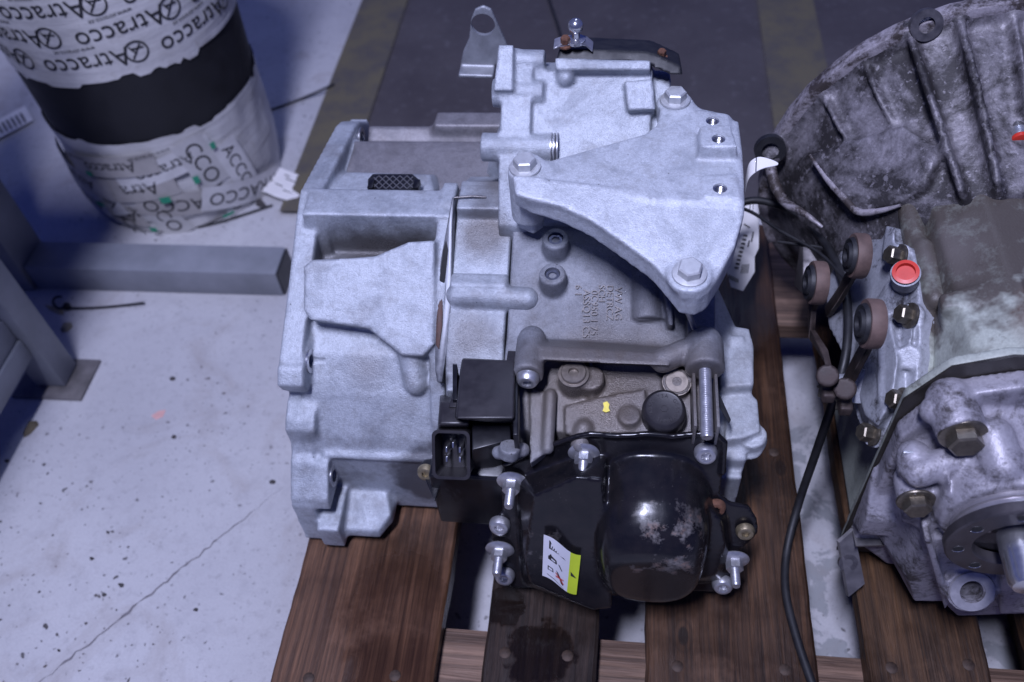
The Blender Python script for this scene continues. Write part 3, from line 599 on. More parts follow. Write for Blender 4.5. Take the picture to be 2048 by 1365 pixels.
# skirt along the lower left edge
ed = [(1026, 372), (1060, 390), (1120, 408), (1180, 436), (1250, 484), (1305, 524), (1342, 566), (1362, 592), (1392, 598), (1418, 583), (1442, 545), (1470, 492), (1488, 425)]
for (x0, y0), (x1, y1) in zip(ed, ed[1:]):
    a, c = at(x0, y0, pl=LW), at(x1, y1, pl=LW); hull(b, [v+V((dx, dy, dz)) for v in (a, c) for dx, dy, dz in ((0, 0, -.002), (0, .006, -.002), (0, 0, -.020), (0, .006, -.020))])
hull(b, [at(x, y, z=ZB-.003)+V((0, 0, dz)) for x, y in ((1024, 345), (1030, 315), (1052, 302), (1080, 315), (1082, 345), (1060, 360)) for dz in (0, -.06)])
cyl(b, at(1378, 548, z=.439), at(1378, 548, z=.439)+V((0, 0, -.022)), .016); cyl(b, at(1378, 556, pl=LW)+V((0, 0, -.002)), at(1378, 556, pl=LW)+V((0, 0, .0035)), .0165)
cyl(b, at(1350, 205, z=ZB)+V((0, 0, -.05)), at(1350, 205, z=ZB)+V((0, 0, .001)), .0155); cyl(b, at(1051, 338, z=ZB)+V((0, 0, -.05)), at(1051, 338, z=ZB)+V((0, 0, .001)), .0145)
pads = [((1394, 224), (1455, 232), (1462, 262), (1398, 262), .0022), ((1390, 272), (1462, 270), (1478, 322), (1392, 322), .012), ((1402, 356), (1470, 352), (1482, 400), (1408, 398), .0022)]
for *pp, h in pads: hull(b, [at(x, y, z=ZB)+V((0, 0, dz))+((at(1432, 297, z=ZB)-at(x, y, z=ZB))*.14 if dz > .004 else V((0, 0, 0))) for x, y in pp for dz in (-.01, h)])
hull(b, [at(x, y, z=ZB)+V((0, 0, dz)) for x, y in ((1478, 240), (1486, 300), (1491, 410), (1470, 410), (1465, 240)) for dz in (0, -.03)])
tapped = [((1425, 242), .0022), ((1437, 278), .012), ((1440, 377), .0022)]; cut = B()
for (px, py), h in tapped: q = at(px, py, z=ZB+h); cyl(cut, q+V((0, 0, -.012)), q+V((0, 0, .01)), .0054, seg=24)
br = cast('mount_bracket', b, ALU_B, gb, .0017, 6, .5, cut)
for (px, py), h in tapped:
    q = at(px, py, z=ZB+h); b = B(); pr = [(.0056, -.001)]
    for k in range(7): pr += [(.0043, -.0014-k*.0014), (.0053, -.0021-k*.0014)]
    lathe(b, pr, axisM(q, (0, 0, 1)), 24, False); solid('tapped_hole', b, BRIGHT, br, 0)
for (px, py), dz in (((1350, 202), .0012), ((1050, 336), .0012)): put('hex_bolt', HEX, at(px, py, z=ZB+dz)+V((0, 0, 0)), (0, 0, 1), gb, random.random())
put('hex_bolt', HEX, at(1378, 556, pl=LW)+V((0, 0, .0038)), (0, -.1, 1), gb, .3)
# --- right hand casting
b = B(); profx(b, [(.248, .152), (.240, .285), (.262, .300), (.30, .305), (.345, .318), (.36, .30), (.36, .152)], .362, .402)
hull(b, [at(px, py, z=.303)+V((0, 0, dz)) for px, py in ((1455, 780), (1500, 784), (1516, 800), (1521, 862), (1490, 875), (1450, 880)) for dz in (0, -.04)])
hull(b, [at(px, py, z=.315)+V((0, 0, dz)) for px, py in ((1436, 650), (1498, 655), (1508, 690), (1508, 770), (1440, 775)) for dz in (0, -.05)])
hull(b, [V((.385, .30, .312)), V((.404, .345, .305)), V((.375, .44, .30)), V((.355, .44, .36)), V((.362, .33, .338)), V((.40, .30, .2)), V((.375, .44, .2)), V((.35, .44, .2))])
cyl(b, at(1504, 870, z=.296), at(1505, 884, z=.285), .012); cyl(b, at(1500, 893, z=.288), at(1500, 893, z=.24), .011)
hull(b, [V((x, y, z)) for x in (.375, .40) for y, z in ((.236, .18), (.232, .27), (.26, .18), (.26, .27))])
sidec = cast('end_casting', b, ALU_S, gb, .0016, 4)
put('torx_bolt', TX, at(1505, 884, z=.287), (0, -.95, .1), gb)
b = B(); hull(b, [at(px, py, z=.334) for px, py in ((1432, 772), (1462, 840), (1458, 848), (1430, 800))]+[at(px, py, z=.32) for px, py in ((1432, 772), (1462, 840), (1458, 848), (1430, 800))]); solid('seal_strip', b, BLACKR, gb, .0006)
# --- black front cover
CN = n_(0, -.951, .309); CPn = (V((0, .226, .32)), CN)
def cv(px, py, o=0): return at(px, py, pl=(CPn[0]+CN*o, CN))
b = B(); ocv = [(1000, 950), (1008, 930), (1060, 905), (1150, 874), (1180, 868), (1235, 872), (1300, 868), (1345, 873), (1390, 868), (1432, 868), (1450, 885), (1446, 945), (1440, 985), (1460, 1000), (1498, 1008), (1514, 1035), (1516, 1060), (1496, 1082), (1478, 1095), (1484, 1130), (1470, 1160), (1445, 1178), (1400, 1178), (1030, 1170), (992, 1162), (984, 1140), (990, 1105), (983, 1060), (986, 1035), (1006, 1015)]
poly_prism(b, [cv(x, y) for x, y in ocv], CN*.0042)
for (x0, y0), (x1, y1) in zip(ocv[1:11], ocv[2:12]): capsule(b, cv(x0, y0, .004), cv(x1, y1, .004), .0026)
# left pan
fl_ = [(1070, 990), (1150, 955), (1205, 960), (1225, 1218), (1190, 1222), (1130, 1190), (1060, 1166), (1050, 1130)]
bs = [(1035, 955), (1150, 912), (1215, 905), (1215, 1170), (1130, 1172), (1045, 1168), (1040, 1100)]
hull(b, [cv(x, y, .034) for x, y in fl_]+[cv(x, y, .001) for x, y in bs])
hull(b, [V((x, y, z)) for x, y, z in ((.285, .20, .158), (.285, .165, .170), (.365, .20, .158), (.35, .165, .172), (.30, .19, .22), (.35, .19, .22))])
# right shoulder of the pan
hull(b, [cv(x, y, .018) for x, y in ((1405, 1000), (1440, 1040), (1450, 1090), (1430, 1150), (1390, 1160))]+[cv(x, y, .001) for x, y in ((1400, 970), (1455, 1020), (1465, 1090), (1450, 1165), (1380, 1170))])
# dome
D0 = V((.3265, .228, .262)); dd = V((0, -1, -.10)); H_, Rr = .082, .044; prof = []
for k in range(6): prof.append((k/5*(H_-Rr), 0))
for k in range(1, 9): a = k/8*math.pi/2; prof.append((H_-Rr+Rr*math.sin(a), Rr*(1-math.cos(a))))
rings = []
for h, ins in prof:
    rg = []
    for i in range(56):
        a = i*math.tau/56; ca, sa = math.cos(a), math.sin(a); e = 2/2.5; hw, hh = .0485-.30*ins-(.003 if h > .03 else 0), (.057 if sa > 0 else .075)-ins*.80
        rg.append(b.verts.new(D0+dd*h+V((hw*math.copysign(abs(ca)**e, ca), 0, hh*math.copysign(abs(sa)**e, sa)))))
    rings.append(rg)
for p, q in zip(rings, rings[1:]):
    for i in range(56): b.faces.new((p[i], p[(i+1) % 56], q[(i+1) % 56], q[i]))
b.faces.new(rings[0][::-1]); b.faces.new(rings[-1])
# flatten anything that would dip under the deck
for v in b.verts:
    if v.co.z < .1475: v.co.z = .1475
cov = cast('front_cover', b, ENAMEL, gb, .0017, 5)
for px, py in ((1411, 903), (1000, 1047), (1010, 1148), (1445, 1165)): put('torx_bolt', TX, cv(px, py, .0045), CN, cov)
for px, py, m_ in ((1490, 1060, BRASS), (1432, 1012, RUST)):
    o = put('torx_bolt', TXS.copy(), cv(px, py, .006), CN, cov); o.data.materials.clear(); o.data.materials.append(m_)
for px, py in ((1024, 962), (1168, 906), (1000, 1098), (1468, 1118)): put('stud_nut', STUD, cv(px, py, .0045), CN+V((0, 0, -.22)), cov)
# warning sticker
SN = None; sq = [cv(x, y, .0368) for x, y in ((1088, 1066), (1162, 1106), (1153, 1185), (1085, 1148))]
def sk(u, v, o=0):
    bend = .0016*math.sin(u*math.pi)
    p = sq[0].lerp(sq[1], u).lerp(sq[3].lerp(sq[2], u), v); return p+CN*(o+bend+.0016)+V((0, 0, .004*math.sin(u*math.pi*1.9)))
def patch(name, uv, mat, o, par, n=1):
    b = B(); vs = [b.verts.new(sk(u, v, o)) for u, v in uv]; b.faces.new(vs); return new(name, tomesh(b, name, False), mat, par)
b = B(); G = [[b.verts.new(sk(i/10*.72, j/4, .0004)) for j in range(5)] for i in range(11)]
for i in range(10):
    for j in range(4): b.faces.new((G[i][j], G[i+1][j], G[i+1][j+1], G[i][j+1]))
stk = new('warning_sticker', tomesh(b, 's', True), LILAC, cov)
b = B(); G = [[b.verts.new(sk(.72+i/4*.28, j/4, .0004)) for j in range(5)] for i in range(5)]
for i in range(4):
    for j in range(4): b.faces.new((G[i][j], G[i+1][j], G[i+1][j+1], G[i][j+1]))
new('lime_band', tomesh(b, 's', True), LIME, stk)
for uv in (((.16, .07), (.62, .27), (.30, .27), (.16, .27)), ((.77, .45), (.95, .58), (.78, .55))): patch('pictogram', uv, INK, .0008, stk)
patch('pictogram_gap', ((.21, .13), (.45, .24), (.30, .245), (.21, .245)), LILAC, .0011, stk)
for k in range(4): patch('pictogram_hatch', ((.22+.06*k, .245), (.25+.06*k, .245), (.27+.05*k, .17+.02*k), (.25+.05*k, .17+.02*k)), INK, .0014, stk)
patch('pictogram', ((.15, .45), (.19, .42), (.22, .38), (.25, .42), (.38, .45), (.40, .52), (.38, .54), (.15, .52)), INK, .0008, stk); patch('pictogram_gap', ((.24, .465), (.35, .48), (.35, .51), (.24, .50)), LILAC, .0011, stk)
patch('pictogram', ((.43, .50), (.47, .50), (.55, .58), (.53, .60)), INK, .0008, stk)
patch('pictogram', ((.15, .68), (.30, .70), (.32, .78), (.15, .78)), INK, .0008, stk); patch('pictogram_gap', ((.18, .70), (.28, .715), (.29, .76), (.18, .76)), LILAC, .0011, stk)
patch('pictogram', ((.38, .68), (.44, .70), (.58, .84), (.60, .92), (.54, .90), (.46, .78)), INK, .0008, stk)
patch('red_cross', ((.36, .74), (.40, .73), (.62, .86), (.60, .88)), REDI, .0011, stk); patch('red_cross', ((.38, .80), (.60, .76), (.61, .78), (.39, .83)), REDI, .0012, stk)
patch('small_print', ((.14, .89), (.36, .92), (.62, .975), (.62, .985), (.36, .935), (.14, .905)), INK, .0008, stk)
# bright scuffs of the cap rim: rubber lip between cover and case
# --- electrical connector
con = B(); hull(con, [at(px, py, z=.362) for px, py in ((924, 718), (1030, 722), (1028, 838), (912, 838))]+[at(px, py, z=.325) for px, py in ((924, 716), (1034, 722), (1032, 850), (905, 838))])
box(con, (.205, .235, .30), (.214, .290, .357)); conn = solid('connector_block', con, GREYP, gb, .002, 3)
b = B(); hull(b, [at(px, py, z=.335) for px, py in ((944, 835), (1020, 838), (1022, 880), (944, 900))]+[at(px, py, z=.27) for px, py in ((944, 810), (1020, 838), (1000, 945), (944, 950))]); solid('connector_body', b, BLACKP, conn, .0012)
for (x0, y0, x1, y1, z) in ((1026, 728, 1036, 870, .355), (905, 728, 914, 800, .352)):
    b = B(); hull(b, [at(x, y, z=z)+V((0, 0, dz)) for x, y in ((x0, y0), (x1, y0), (x1, y1), (x0, y1)) for dz in (0, -.03)]); solid('connector_rib', b, BLACKP, conn, .0008)
b = B(); box(b, (.140, .212, .20), (.211, .262, .282)); hull(b, [V((.150, .213, .283)), V((.208, .213, .283)), V((.150, .255, .295)), V((.208, .255, .295)), V((.150, .255, .27)), V((.208, .255, .27)), V((.150, .213, .27)), V((.208, .213, .27))]); solid('control_unit_cover', b, BLACKP, gb, .003, 3)
# plug socket: open rectangular shroud, opening towards the viewer
PN = n_(0, -.74, .67); pc = at(906, 905, z=.318); px_ = V((1, 0, .03)).normalized(); pv = PN.cross(px_)
def pp_(u, v, h): return pc+px_*u+pv*v+PN*h
b = B(); a_, c_ = .0148, .0195
def rrect(a, c, r, n=5):
    o = []
    for cx, cy, s in ((a-r, c-r, 0), (-a+r, c-r, 1), (-a+r, -c+r, 2), (a-r, -c+r, 3)):
        for k in range(n+1): t_ = (s+k/n)*math.pi/2; o.append((cx+r*math.cos(t_), cy+r*math.sin(t_)))
    return o
lv = [(rrect(a_, c_, .005), -.045), (rrect(a_, c_, .005), .006), (rrect(a_+.0006, c_+.0006, .005), .0065), (rrect(a_+.0006, c_+.0006, .005), .0085), (rrect(a_-.0018, c_-.0018, .004), .0085), (rrect(a_-.0020, c_-.0020, .004), -.018)]
rg = [[b.verts.new(pp_(u, v, h)) for u, v in P_] for P_, h in lv]
for p, q in zip(rg, rg[1:]):
    for i in range(len(p)): b.faces.new((p[i], p[(i+1) % len(p)], q[(i+1) % len(p)], q[i]))
b.faces.new(rg[0]); b.faces.new(rg[-1])
plug = solid('plug_socket', b, GREYP, gb, 0)
b = B(); hull(b, [at(x, y, z=.346) for x, y in ((880, 804), (936, 804), (938, 850), (876, 850))]+[at(x, y, z=.30) for x, y in ((880, 790), (936, 790), (940, 870), (874, 870))]); solid('plug_body', b, GREYP, plug, .003, 3)
for u, v in ((-.0055, .002), (.0055, .002), (-.0055, -.006), (.0055, -.006), (0, .006)):
    b = B(); hull(b, [pp_(u+du, v+dv, h) for du in (-.0008, .0008) for dv in (-.0022, .0022) for h in (-.018, .0)]); solid('pin', b, BRIGHT, plug, .0002)
b = B(); hull(b, [at(px, py, z=.348) for px, py in ((905, 785), (925, 785), (932, 815), (898, 815))]+[at(px, py, z=.33) for px, py in ((903, 785), (928, 785), (936, 820), (894, 820))]); solid('plug_latch', b, GREYP, plug, .001)
b = B(); poly_prism(b, [pp_(u, .01675, h) for u, h in ((.001, -.008), (.005, -.012), (.006, -.009), (.004, -.005), (.0065, -.003), (.003, -.001))], pv*.0003); solid('blue_mark', b, plain('blue_marker', (.03, .05, .6), .5, 0, .1, 60, 0), plug, 0)
b = B(); q = at(852, 940, z=.268); hull(b, [at(px, py, z=z) for px, py in ((838, 930), (850, 920), (878, 915), (885, 960), (870, 1005)) for z in (.262, .255)]); solid('cover_ear', b, BLACKP, gb, .0015)
o = put('torx_bolt', TXS.copy(), at(853, 942, z=.264), (0, -.95, .35), gb); o.data.materials.clear(); o.data.materials.append(BRASS)
b = B(); cyl(b, at(1020, 892, z=.336), at(1018, 912, z=.325), .0085); capsule(b, at(998, 905, z=.325), at(1045, 900, z=.325), .006); cast('lug', b, ALU_D, gb, .0016, 3)
# --- vent cap with mesh
b = B(); vp = [(735, 358), (745, 347), (825, 347), (838, 358), (836, 376), (826, 386), (748, 388), (735, 380)]; poly_prism(b, [at(x, y, z=.392) for x, y in vp], (0, 0, -.012)); vc = solid('vent_cap', b, BLACKR, gb, .0015)
b = B(); poly_prism(b, [at(x, y, z=.394) for x, y in ((750, 350), (822, 350), (830, 362), (822, 380), (752, 381), (744, 364))], (0, 0, -.002)); solid('vent_grille', b, BLACKP, vc, .0006)
MW = plain('mesh_wire', (.10, .10, .11), .4, 0, .1, 60, 0)
for k in range(-2, 9):
    for s in (1, -1):
        x0, y0, x1, y1 = 744+k*14, (352 if s > 0 else 378), 744+k*14+28, (378 if s > 0 else 352)
        ta, tb = max(0, (748-x0)/28), min(1, (826-x0)/28)
        if tb-ta < .2: continue
        b = B(); tube(b, [at(x0+28*t_, y0+(y1-y0)*t_, z=.3944) for t_ in (ta, tb)], .0005, 5); solid('grille_wire', b, MW, vc, 0)
b = B()
for px in (742, 833): box(b, at(px, 368, z=.396)+V((-.0025, -.006, -.006)), at(px, 368, z=.396)+V((.0025, .006, .0005)))
solid('clip', b, BLACKP, vc, .0006)
# ================================================================== second gearbox
g2 = thing('gearbox', 'grimy old longitudinal gearbox with pale green case, bell housing and round output flange', 'gearbox', (.60, .35, .144))
def blotmat(name, base, dark, lo, hi, extra=None, metal=.25, rough=.45, sc=16, speck=0, scuff=0):
    t = NT(name); n1 = t.noise(sc, 8, .72, dist=.5); n2 = t.noise(sc*8, 5, .75); k = t.ramp(t.math('ADD', t.math('MULTIPLY', n1, .72), t.math('MULTIPLY', n2, .28)), lo, hi)
    c = t.mix(t.ramp(t.noise(400, 3), .3, .7), tuple(x*.85 for x in base), tuple(min(1, x*1.12) for x in base)); c = t.mix(t.ramp(t.noise(sc*2.5, 6, .7), .45, .7, 0, .35), c, tuple(x*.6 for x in base))
    for (cc, r, soft, col, am) in extra or (): c = t.mix(t.math('MULTIPLY', t.blob(cc, r, soft, .6, 40), am), c, col)
    c = t.mix(k, c, dark)
    if scuff: c = t.mix(t.math('MULTIPLY', t.ramp(t.noise(33, 7, .75), .54, .66), scuff), c, tuple(x*.55 for x in base))
    if speck: c = t.mix(t.math('MULTIPLY', t.ramp(t.noise(190, 3, .6), .60, .66), speck), c, tuple(min(1, x*1.1) for x in base))
    t.bump(t.math('ADD', t.noise(500, 3), t.math('MULTIPLY', k, -.8)), .35, .0008); return t.set(Base_Color=c, Roughness=t.ramp(k, 0, 1, rough, rough*1.3), Metallic=metal)
BELL2 = blotmat('grimy_cast', (.30, .28, .30), (.028, .025, .026), .33, .55, sc=17, speck=.45)
RIM2 = blotmat('chipped_cast', (.36, .33, .35), (.05, .04, .037), .44, .56, sc=30)
GREEN2 = blotmat('pale_green_paint', (.37, .395, .34), (.055, .042, .034), .56, .66, [((.61, .44, .43), .165, .02, (.055, .042, .034), .95), ((.60, .270, .43), .022, .02, (.13, .055, .03), .8), ((.535, .36, .43), .022, .02, (.20, .18, .17), .5)], metal=.0, rough=.5, sc=14, scuff=.5)
ALU2 = blotmat('smooth_cast', (.36, .37, .40), (.04, .036, .038), .52, .64, metal=.25, rough=.5, sc=34)
FRONT2 = blotmat('spotted_cast', (.34, .325, .355), (.055, .048, .048), .49, .62, metal=.25, rough=.46, sc=36)
BROWN2 = plain('brown_steel', (.045, .032, .028), .6, .3, .4, 80, .3); BUSH2 = plain('bush_sleeve', (.13, .085, .07), .65, .2, .3, 80, .3)
HEXD = HEX.copy(); HEXD.materials.clear(); HEXD.materials.append(plain('tarnished_bolt', (.16, .14, .11), .36, .8, .3, 200, .15))
BC = V((.618, 0, .326))
def pol(r, a, y): return V((BC.x+r*math.cos(R_(a)), y, BC.z+r*math.sin(R_(a))))
# bell with thin rim
b = B(); lathe(b, [(.186, -.556), (.187, -.551), (.186, -.541), (.172, -.538), (.160, -.51), (.135, -.46), (.11, -.40), (.02, -.39)], Matrix.Translation(V((BC.x, 0, BC.z)))@Matrix.Rotation(math.pi/2, 4, 'X'), 72)
for a, y0, y1, r0_, r1_, h, th in ((146, .54, .475, .173, .142, .012, .0024), (132, .54, .485, .173, .146, .011, .0024), (119, .552, .40, .178, .112, .022, .0030), (107, .552, .40, .178, .112, .020, .0032), (94, .54, .46, .173, .14, .012, .0024), (89, .54, .46, .173, .14, .012, .0024)):
    t_ = V((-math.sin(R_(a)), 0, math.cos(R_(a))))*th
    hull(b, [pol(r, a, y)+s*t_ for (r, y) in ((r0_+h*.6, y0), (r0_-.02, y0), (r1_+h*.6, y1), (r1_-.02, y1-.005), ((r0_+r1_)/2+h, (y0+y1)/2)) for s in (-1, 1)])
hull(b, [pol(r, a, y) for a in (108, 118) for r, y in ((.186, .552), (.14, .552), (.125, .47), (.10, .42))])
# swollen pocket over the starter with its bright edge
pk = [(1618, 308), (1690, 285), (1800, 250), (1880, 300), (1850, 372), (1795, 410), (1715, 424), (1660, 380)]
KP = (V((0, 0, 0)), n_(-.45, -.45, .78)); kn = n_(-.68, -.42, .60); KP = (V((.505, .462, .401))+kn*.011, kn); hull(b, [at(x, y, pl=KP) for x, y in pk]+[at(x, y, pl=KP)-KP[1]*.06 for x, y in pk])
cyl(b, at(1540, 300, y=.552), at(1540, 300, y=.53), .015)
for v in b.verts:
    if v.co.z < .1475: v.co.z = .1475
bell2 = cast('bell_housing', b, BELL2, g2, .0030, 4)
b = B(); rg = []
for i in range(73):
    a = 20+i*2.6; rg.append([b.verts.new(pol(r+.0012*noise.noise(V((i*.6, 0, 1))), a, y)) for r, y in ((.1885, .5405), (.1885, .5565), (.181, .5575), (.177, .5395))])
for p, q in zip(rg, rg[1:]):
    for k in range(4): b.faces.new((p[k], p[(k+1) % 4], q[(k+1) % 4], q[k]))
b.faces.new(rg[0][::-1]); b.faces.new(rg[-1])
for v in b.verts: v.co.z = max(v.co.z, .15)
solid('bell_rim', b, RIM2, bell2, .0012)
b = B(); lathe(b, [(.0075, -.004), (.0145, -.004), (.0145, .003), (.0078, .003)], axisM(at(1540, 300, y=.529), (0, -1, .25)), 28, False); solid('rim_bolt_eye', b, BLACKR, bell2, 0)
b = B(); lathe(b, [(.006, -.004), (.013, -.004), (.013, .003), (.0065, .003)], axisM(at(1852, 50, y=.54), (0, -1, .4)), 28, False); solid('boss_eye', b, DSTEEL, bell2, 0)
b = B(); ep = [(1618, 310), (1650, 355), (1690, 400), (1716, 424), (1760, 421), (1800, 410)]; ee = spline([at(x, y, pl=KP)-KP[1]*.0015 for x, y in ep], 5); tube(b, ee, .003, 10, [.0012+.0022*math.sin(math.pi*i/(len(ee)-1))+.0005*noise.noise(V((i*.7, 2, 0))) for i in range(len(ee))]); solid('pocket_edge', b, RIM2, bell2, 0)
b = B(); lr = spline([at(x, y, y=yy) for x, y, yy in ((1540, 330, .53), (1550, 370, .51), (1570, 405, .49), (1605, 425, .47), (1645, 455, .455))]); tube(b, lr, .0045, 10, [.0055-.0042*(i/(len(lr)-1))**2+.0008*noise.noise(V((i*.5, 5, 0))) for i in range(len(lr))]); solid('lower_rim', b, RIM2, bell2, 0)
# main case
b = B(); MPz = [(.515, .152), (.534, .375), (.543, .412), (.575, .430), (.70, .432), (.735, .41), (.74, .152)]
poly_prism(b, [V((x, .2365, z)) for x, z in MPz], (0, .185, 0)); hull(b, [V((x, .40, z)) for x, z in MPz]+[V((BC.x+(x-BC.x)*.9, .44, BC.z+(z-BC.z)*1.0)) for x, z in MPz])
poly_prism(b, [V((x, .236, z)) for x, z in ((.502, .16), (.5005, .385), (.521, .423), (.555, .436), (.74, .436), (.74, .16))], (0, .010, 0)); hull(b, [V((x, y, z)) for x, z in ((.535, .39), (.53, .41), (.58, .432)) for y in (.30, .315)])
cast('main_case', b, GREEN2, g2, .0026, 4)
b = B(); gp = [(.500, .150), (.4985, .385), (.520, .4245), (.555, .4385), (.71, .4385), (.745, .41), (.75, .15)]; poly_prism(b, [V((x, .2335, z)) for x, z in gp], (0, .0022, 0)); solid('gasket', b, plain('oil_black_gasket', (.03, .026, .022), .4, 0, .3, 80, .2), g2, 0)
# front casing
b = B(); hull(b, [V((x, .233, z)) for x, z in ((.502, .20), (.500, .36), (.522, .412), (.56, .425), (.71, .425), (.74, .40), (.74, .16), (.54, .158))]+[V((x, .218, z)) for x, z in ((.502, .20), (.500, .36), (.522, .412), (.56, .425), (.71, .425), (.74, .40), (.74, .16), (.54, .158))])
hull(b, [V((x, .22, z)) for x, z in ((.515, .22), (.51, .36), (.54, .405), (.72, .405), (.72, .17), (.55, .17))]+[V((x, .175, z)) for x, z in ((.535, .22), (.535, .345), (.565, .375), (.70, .375), (.70, .20), (.55, .18))])
cyl(b, (.570, .19, .344), (.570, .165, .344), .052, .046, 32); capsule(b, at(1985, 875, z=.392), at(2005, 935, z=.385), .014)
def yb(px, py, z): return at(px, py, z=z)
bosses = [((1900, 800), (1922, 862), .402, .0165), ((1822, 960), (1830, 995), .345, .0125), ((1828, 915), (1833, 950), .365, .0125)]
for (x0, y0), (x1, y1), z, r in bosses: cyl(b, yb(x0, y0, z), yb(x1, y1, z-.004), r, seg=24); ball(b, yb(x0, y0, z), r*.98)
capsule(b, yb(1866, 822, .398), yb(1900, 812, .398), .0095); capsule(b, yb(1836, 945, .365), yb(1925, 915, .372), .011); capsule(b, yb(1925, 915, .372), yb(2000, 905, .375), .012)
# buttress rib and foot
hull(b, [at(x, y, y=.172)+V((0, dy, 0)) for x, y in ((1843, 1082), (1862, 1092), (1905, 970), (1898, 968)) for dy in (0, .03)])
FY = .163; ft = [(1848, 1075), (1866, 1085), (1890, 1160), (1895, 1215), (1915, 1234), (2090, 1228), (2090, 1060), (1900, 1080)]; poly_prism(b, [at(x, y, y=FY+.006) for x, y in ft], (0, .03, 0))
hull(b, [at(x, y, y=FY-.004)+V((0, dy, 0)) for x, y in ((1848, 1078), (1862, 1080), (1902, 1205), (1890, 1222)) for dy in (0, .02)])
hull(b, [at(x, y, y=FY-.006)+V((0, dy, 0)) for x, y in ((2002, 1125), (2090, 1120), (2090, 1226), (2000, 1230)) for dy in (0, .03)])
fc = at(1942, 1180, y=FY-.004); fd = n_(0, -.8, .6); cyl(b, fc-fd*.03, fc+fd*.002, .019, seg=28)
hull(b, [at(x, y, y=.19)+V((0, dy, 0)) for x, y in ((1800, 1030), (1808, 1010), (1858, 1030), (1860, 1055)) for dy in (-.006, .02)])
hull(b, [V((x, y, z)) for x in (.497, .52) for y, z in ((.225, .22), (.205, .235), (.205, .26), (.232, .30))])
for v in b.verts: v.co.z = max(v.co.z, .1475)
cut = B(); cyl(cut, fc+fd*.03, fc-fd*.05, .0085, seg=28)
fcase = cast('front_casing', b, FRONT2, g2, .0017, 3, .5, cut)
for (px, py), z, s in (((1925, 868), .397, 1.25), ((1831, 1000), .341, 1.05), ((1834, 945), .362, .8)): o = put('hex_bolt', HEXD, yb(px, py, z), (0, -1, .05), g2, .2); o.scale = (s, s, s)
b = B(); box(b, at(1850, 915, z=.37)+V((-.016, -.001, -.004)), at(1850, 915, z=.37)+V((.014, .001, .006))); solid('clip_plate', b, STEEL, g2, .0004)
# output flange and shaft
OC = V((.570, .150, .344)); M_ = axisM(OC, (0, -1, 0)); b = B()
lathe(b, [(.040, -.032), (.0405, -.012), (.0385, -.0115), (.0385, -.008), (.0405, -.0075), (.0408, -.004)], M_, 56); solid('output_hub', b, plain('turned_steel', (.40, .38, .40), .32, .7, .12, 60, .05), g2, 0)
b = B(); lathe(b, [(.0465, -.004), (.0472, -.0032), (.0472, .003), (.0462, .004), (.030, .004), (.0285, .002), (.0275, -.012), (.001, -.013)], M_, 64); of = solid('output_flange', b, plain('dark_machined_steel', (.075, .068, .072), .42, .6, .25, 70, .1), g2, 0)
for k in range(8):
    a = k*math.tau/8+.28; q = M_@V((.0382*math.cos(a), .0382*math.sin(a), .0042)); b = B(); lathe(b, [(.0033, -.004), (.0035, -.0008), (.0042, .0002), (.0001, .00025)][:3]+[(.0042, .0002)], axisM(q, (0, -1, 0)), 16, False); solid('bolt_hole', b, BRIGHT, of, 0)
    b = B(); cyl(b, q+V((0, .0002, 0)), q+V((0, -.0002, 0)), .0034, seg=14); solid('hole_shadow', b, HOLE, of, 0)
b = B(); lathe(b, [(.0135, -.02), (.0135, .03), (.0115, .034), (.002, .035)], M_, 28); solid('shaft', b, BRIGHT, g2, 0)
b = B(); lathe(b, [(.0087, -.004), (.0175, -.001), (.0165, .0012), (.0095, .0014)], axisM(fc+fd*.0022, fd), 32, False); solid('foot_bushing', b, plain('worn_bushing', (.34, .33, .35), .4, .3, .2, 120, .1), g2, 0)
# side cover, leaning back against the case
SN_ = n_(-.93, -.08, .35); SP0 = V((.516, .31, .365))
def sp(px, py, o=0): return at(px, py, pl=(SP0+SN_*o, SN_))
b = B(); sc_ = [(1762, 478), (1776, 452), (1790, 456), (1796, 490), (1822, 496), (1832, 545), (1840, 620), (1838, 700), (1830, 780), (1822, 812), (1800, 822), (1784, 850), (1770, 874), (1745, 884), (1718, 850), (1703, 800), (1690, 720), (1655, 650), (1650, 570), (1690, 480)]
poly_prism(b, [sp(x, y) for x, y in sc_], SN_*-.016)
hull(b, [sp(x, y, .014) for x, y in ((1735, 650), (1780, 645), (1795, 720), (1785, 795), (1755, 850), (1730, 830), (1712, 770))]+[sp(x, y, -.004) for x, y in ((1718, 620), (1800, 625), (1815, 720), (1800, 815), (1762, 878), (1722, 848), (1696, 760))])
hull(b, [sp(x, y, o) for x, y in ((1772, 452), (1790, 456), (1790, 505), (1764, 510)) for o in (-.004, .010)])
capsule(b, sp(1786, 660, .008), sp(1798, 790, .004), .0045); capsule(b, sp(1768, 665, .011), sp(1768, 800, .011), .005)
for px, py in ((1802, 512), (1824, 632), (1818, 716), (1812, 806), (1750, 872)): cyl(b, sp(px, py, -.012), sp(px, py, .005), .0095)
capsule(b, sp(1778, 618, -.002), sp(1797, 585, .000), .0120)
hull(b, [sp(x, y, o) for x, y in ((1806, 655), (1826, 655), (1822, 690), (1804, 690)) for o in (-.004, .006)])
sc2 = cast('side_cover', b, ALU2, g2, .0016, 3)
for px, py in ((1792, 514), (1814, 632), (1798, 802), (1738, 868)): put('hex_bolt', HEXD, sp(px+8, py, .0055), SN_, sc2, .4).scale = (.8, .8, 1.2)
q1 = sp(1811, 548, .016); ax_ = n_(-.25, -.35, .9)
b = B(); lathe(b, [(.0080, 0), (.0098, .003), (.0098, .0042), (.0070, .0046), (.0062, -.010), (.0002, -.0105)], axisM(q1, ax_), 32); solid('red_plug', b, REDP, g2, 0)
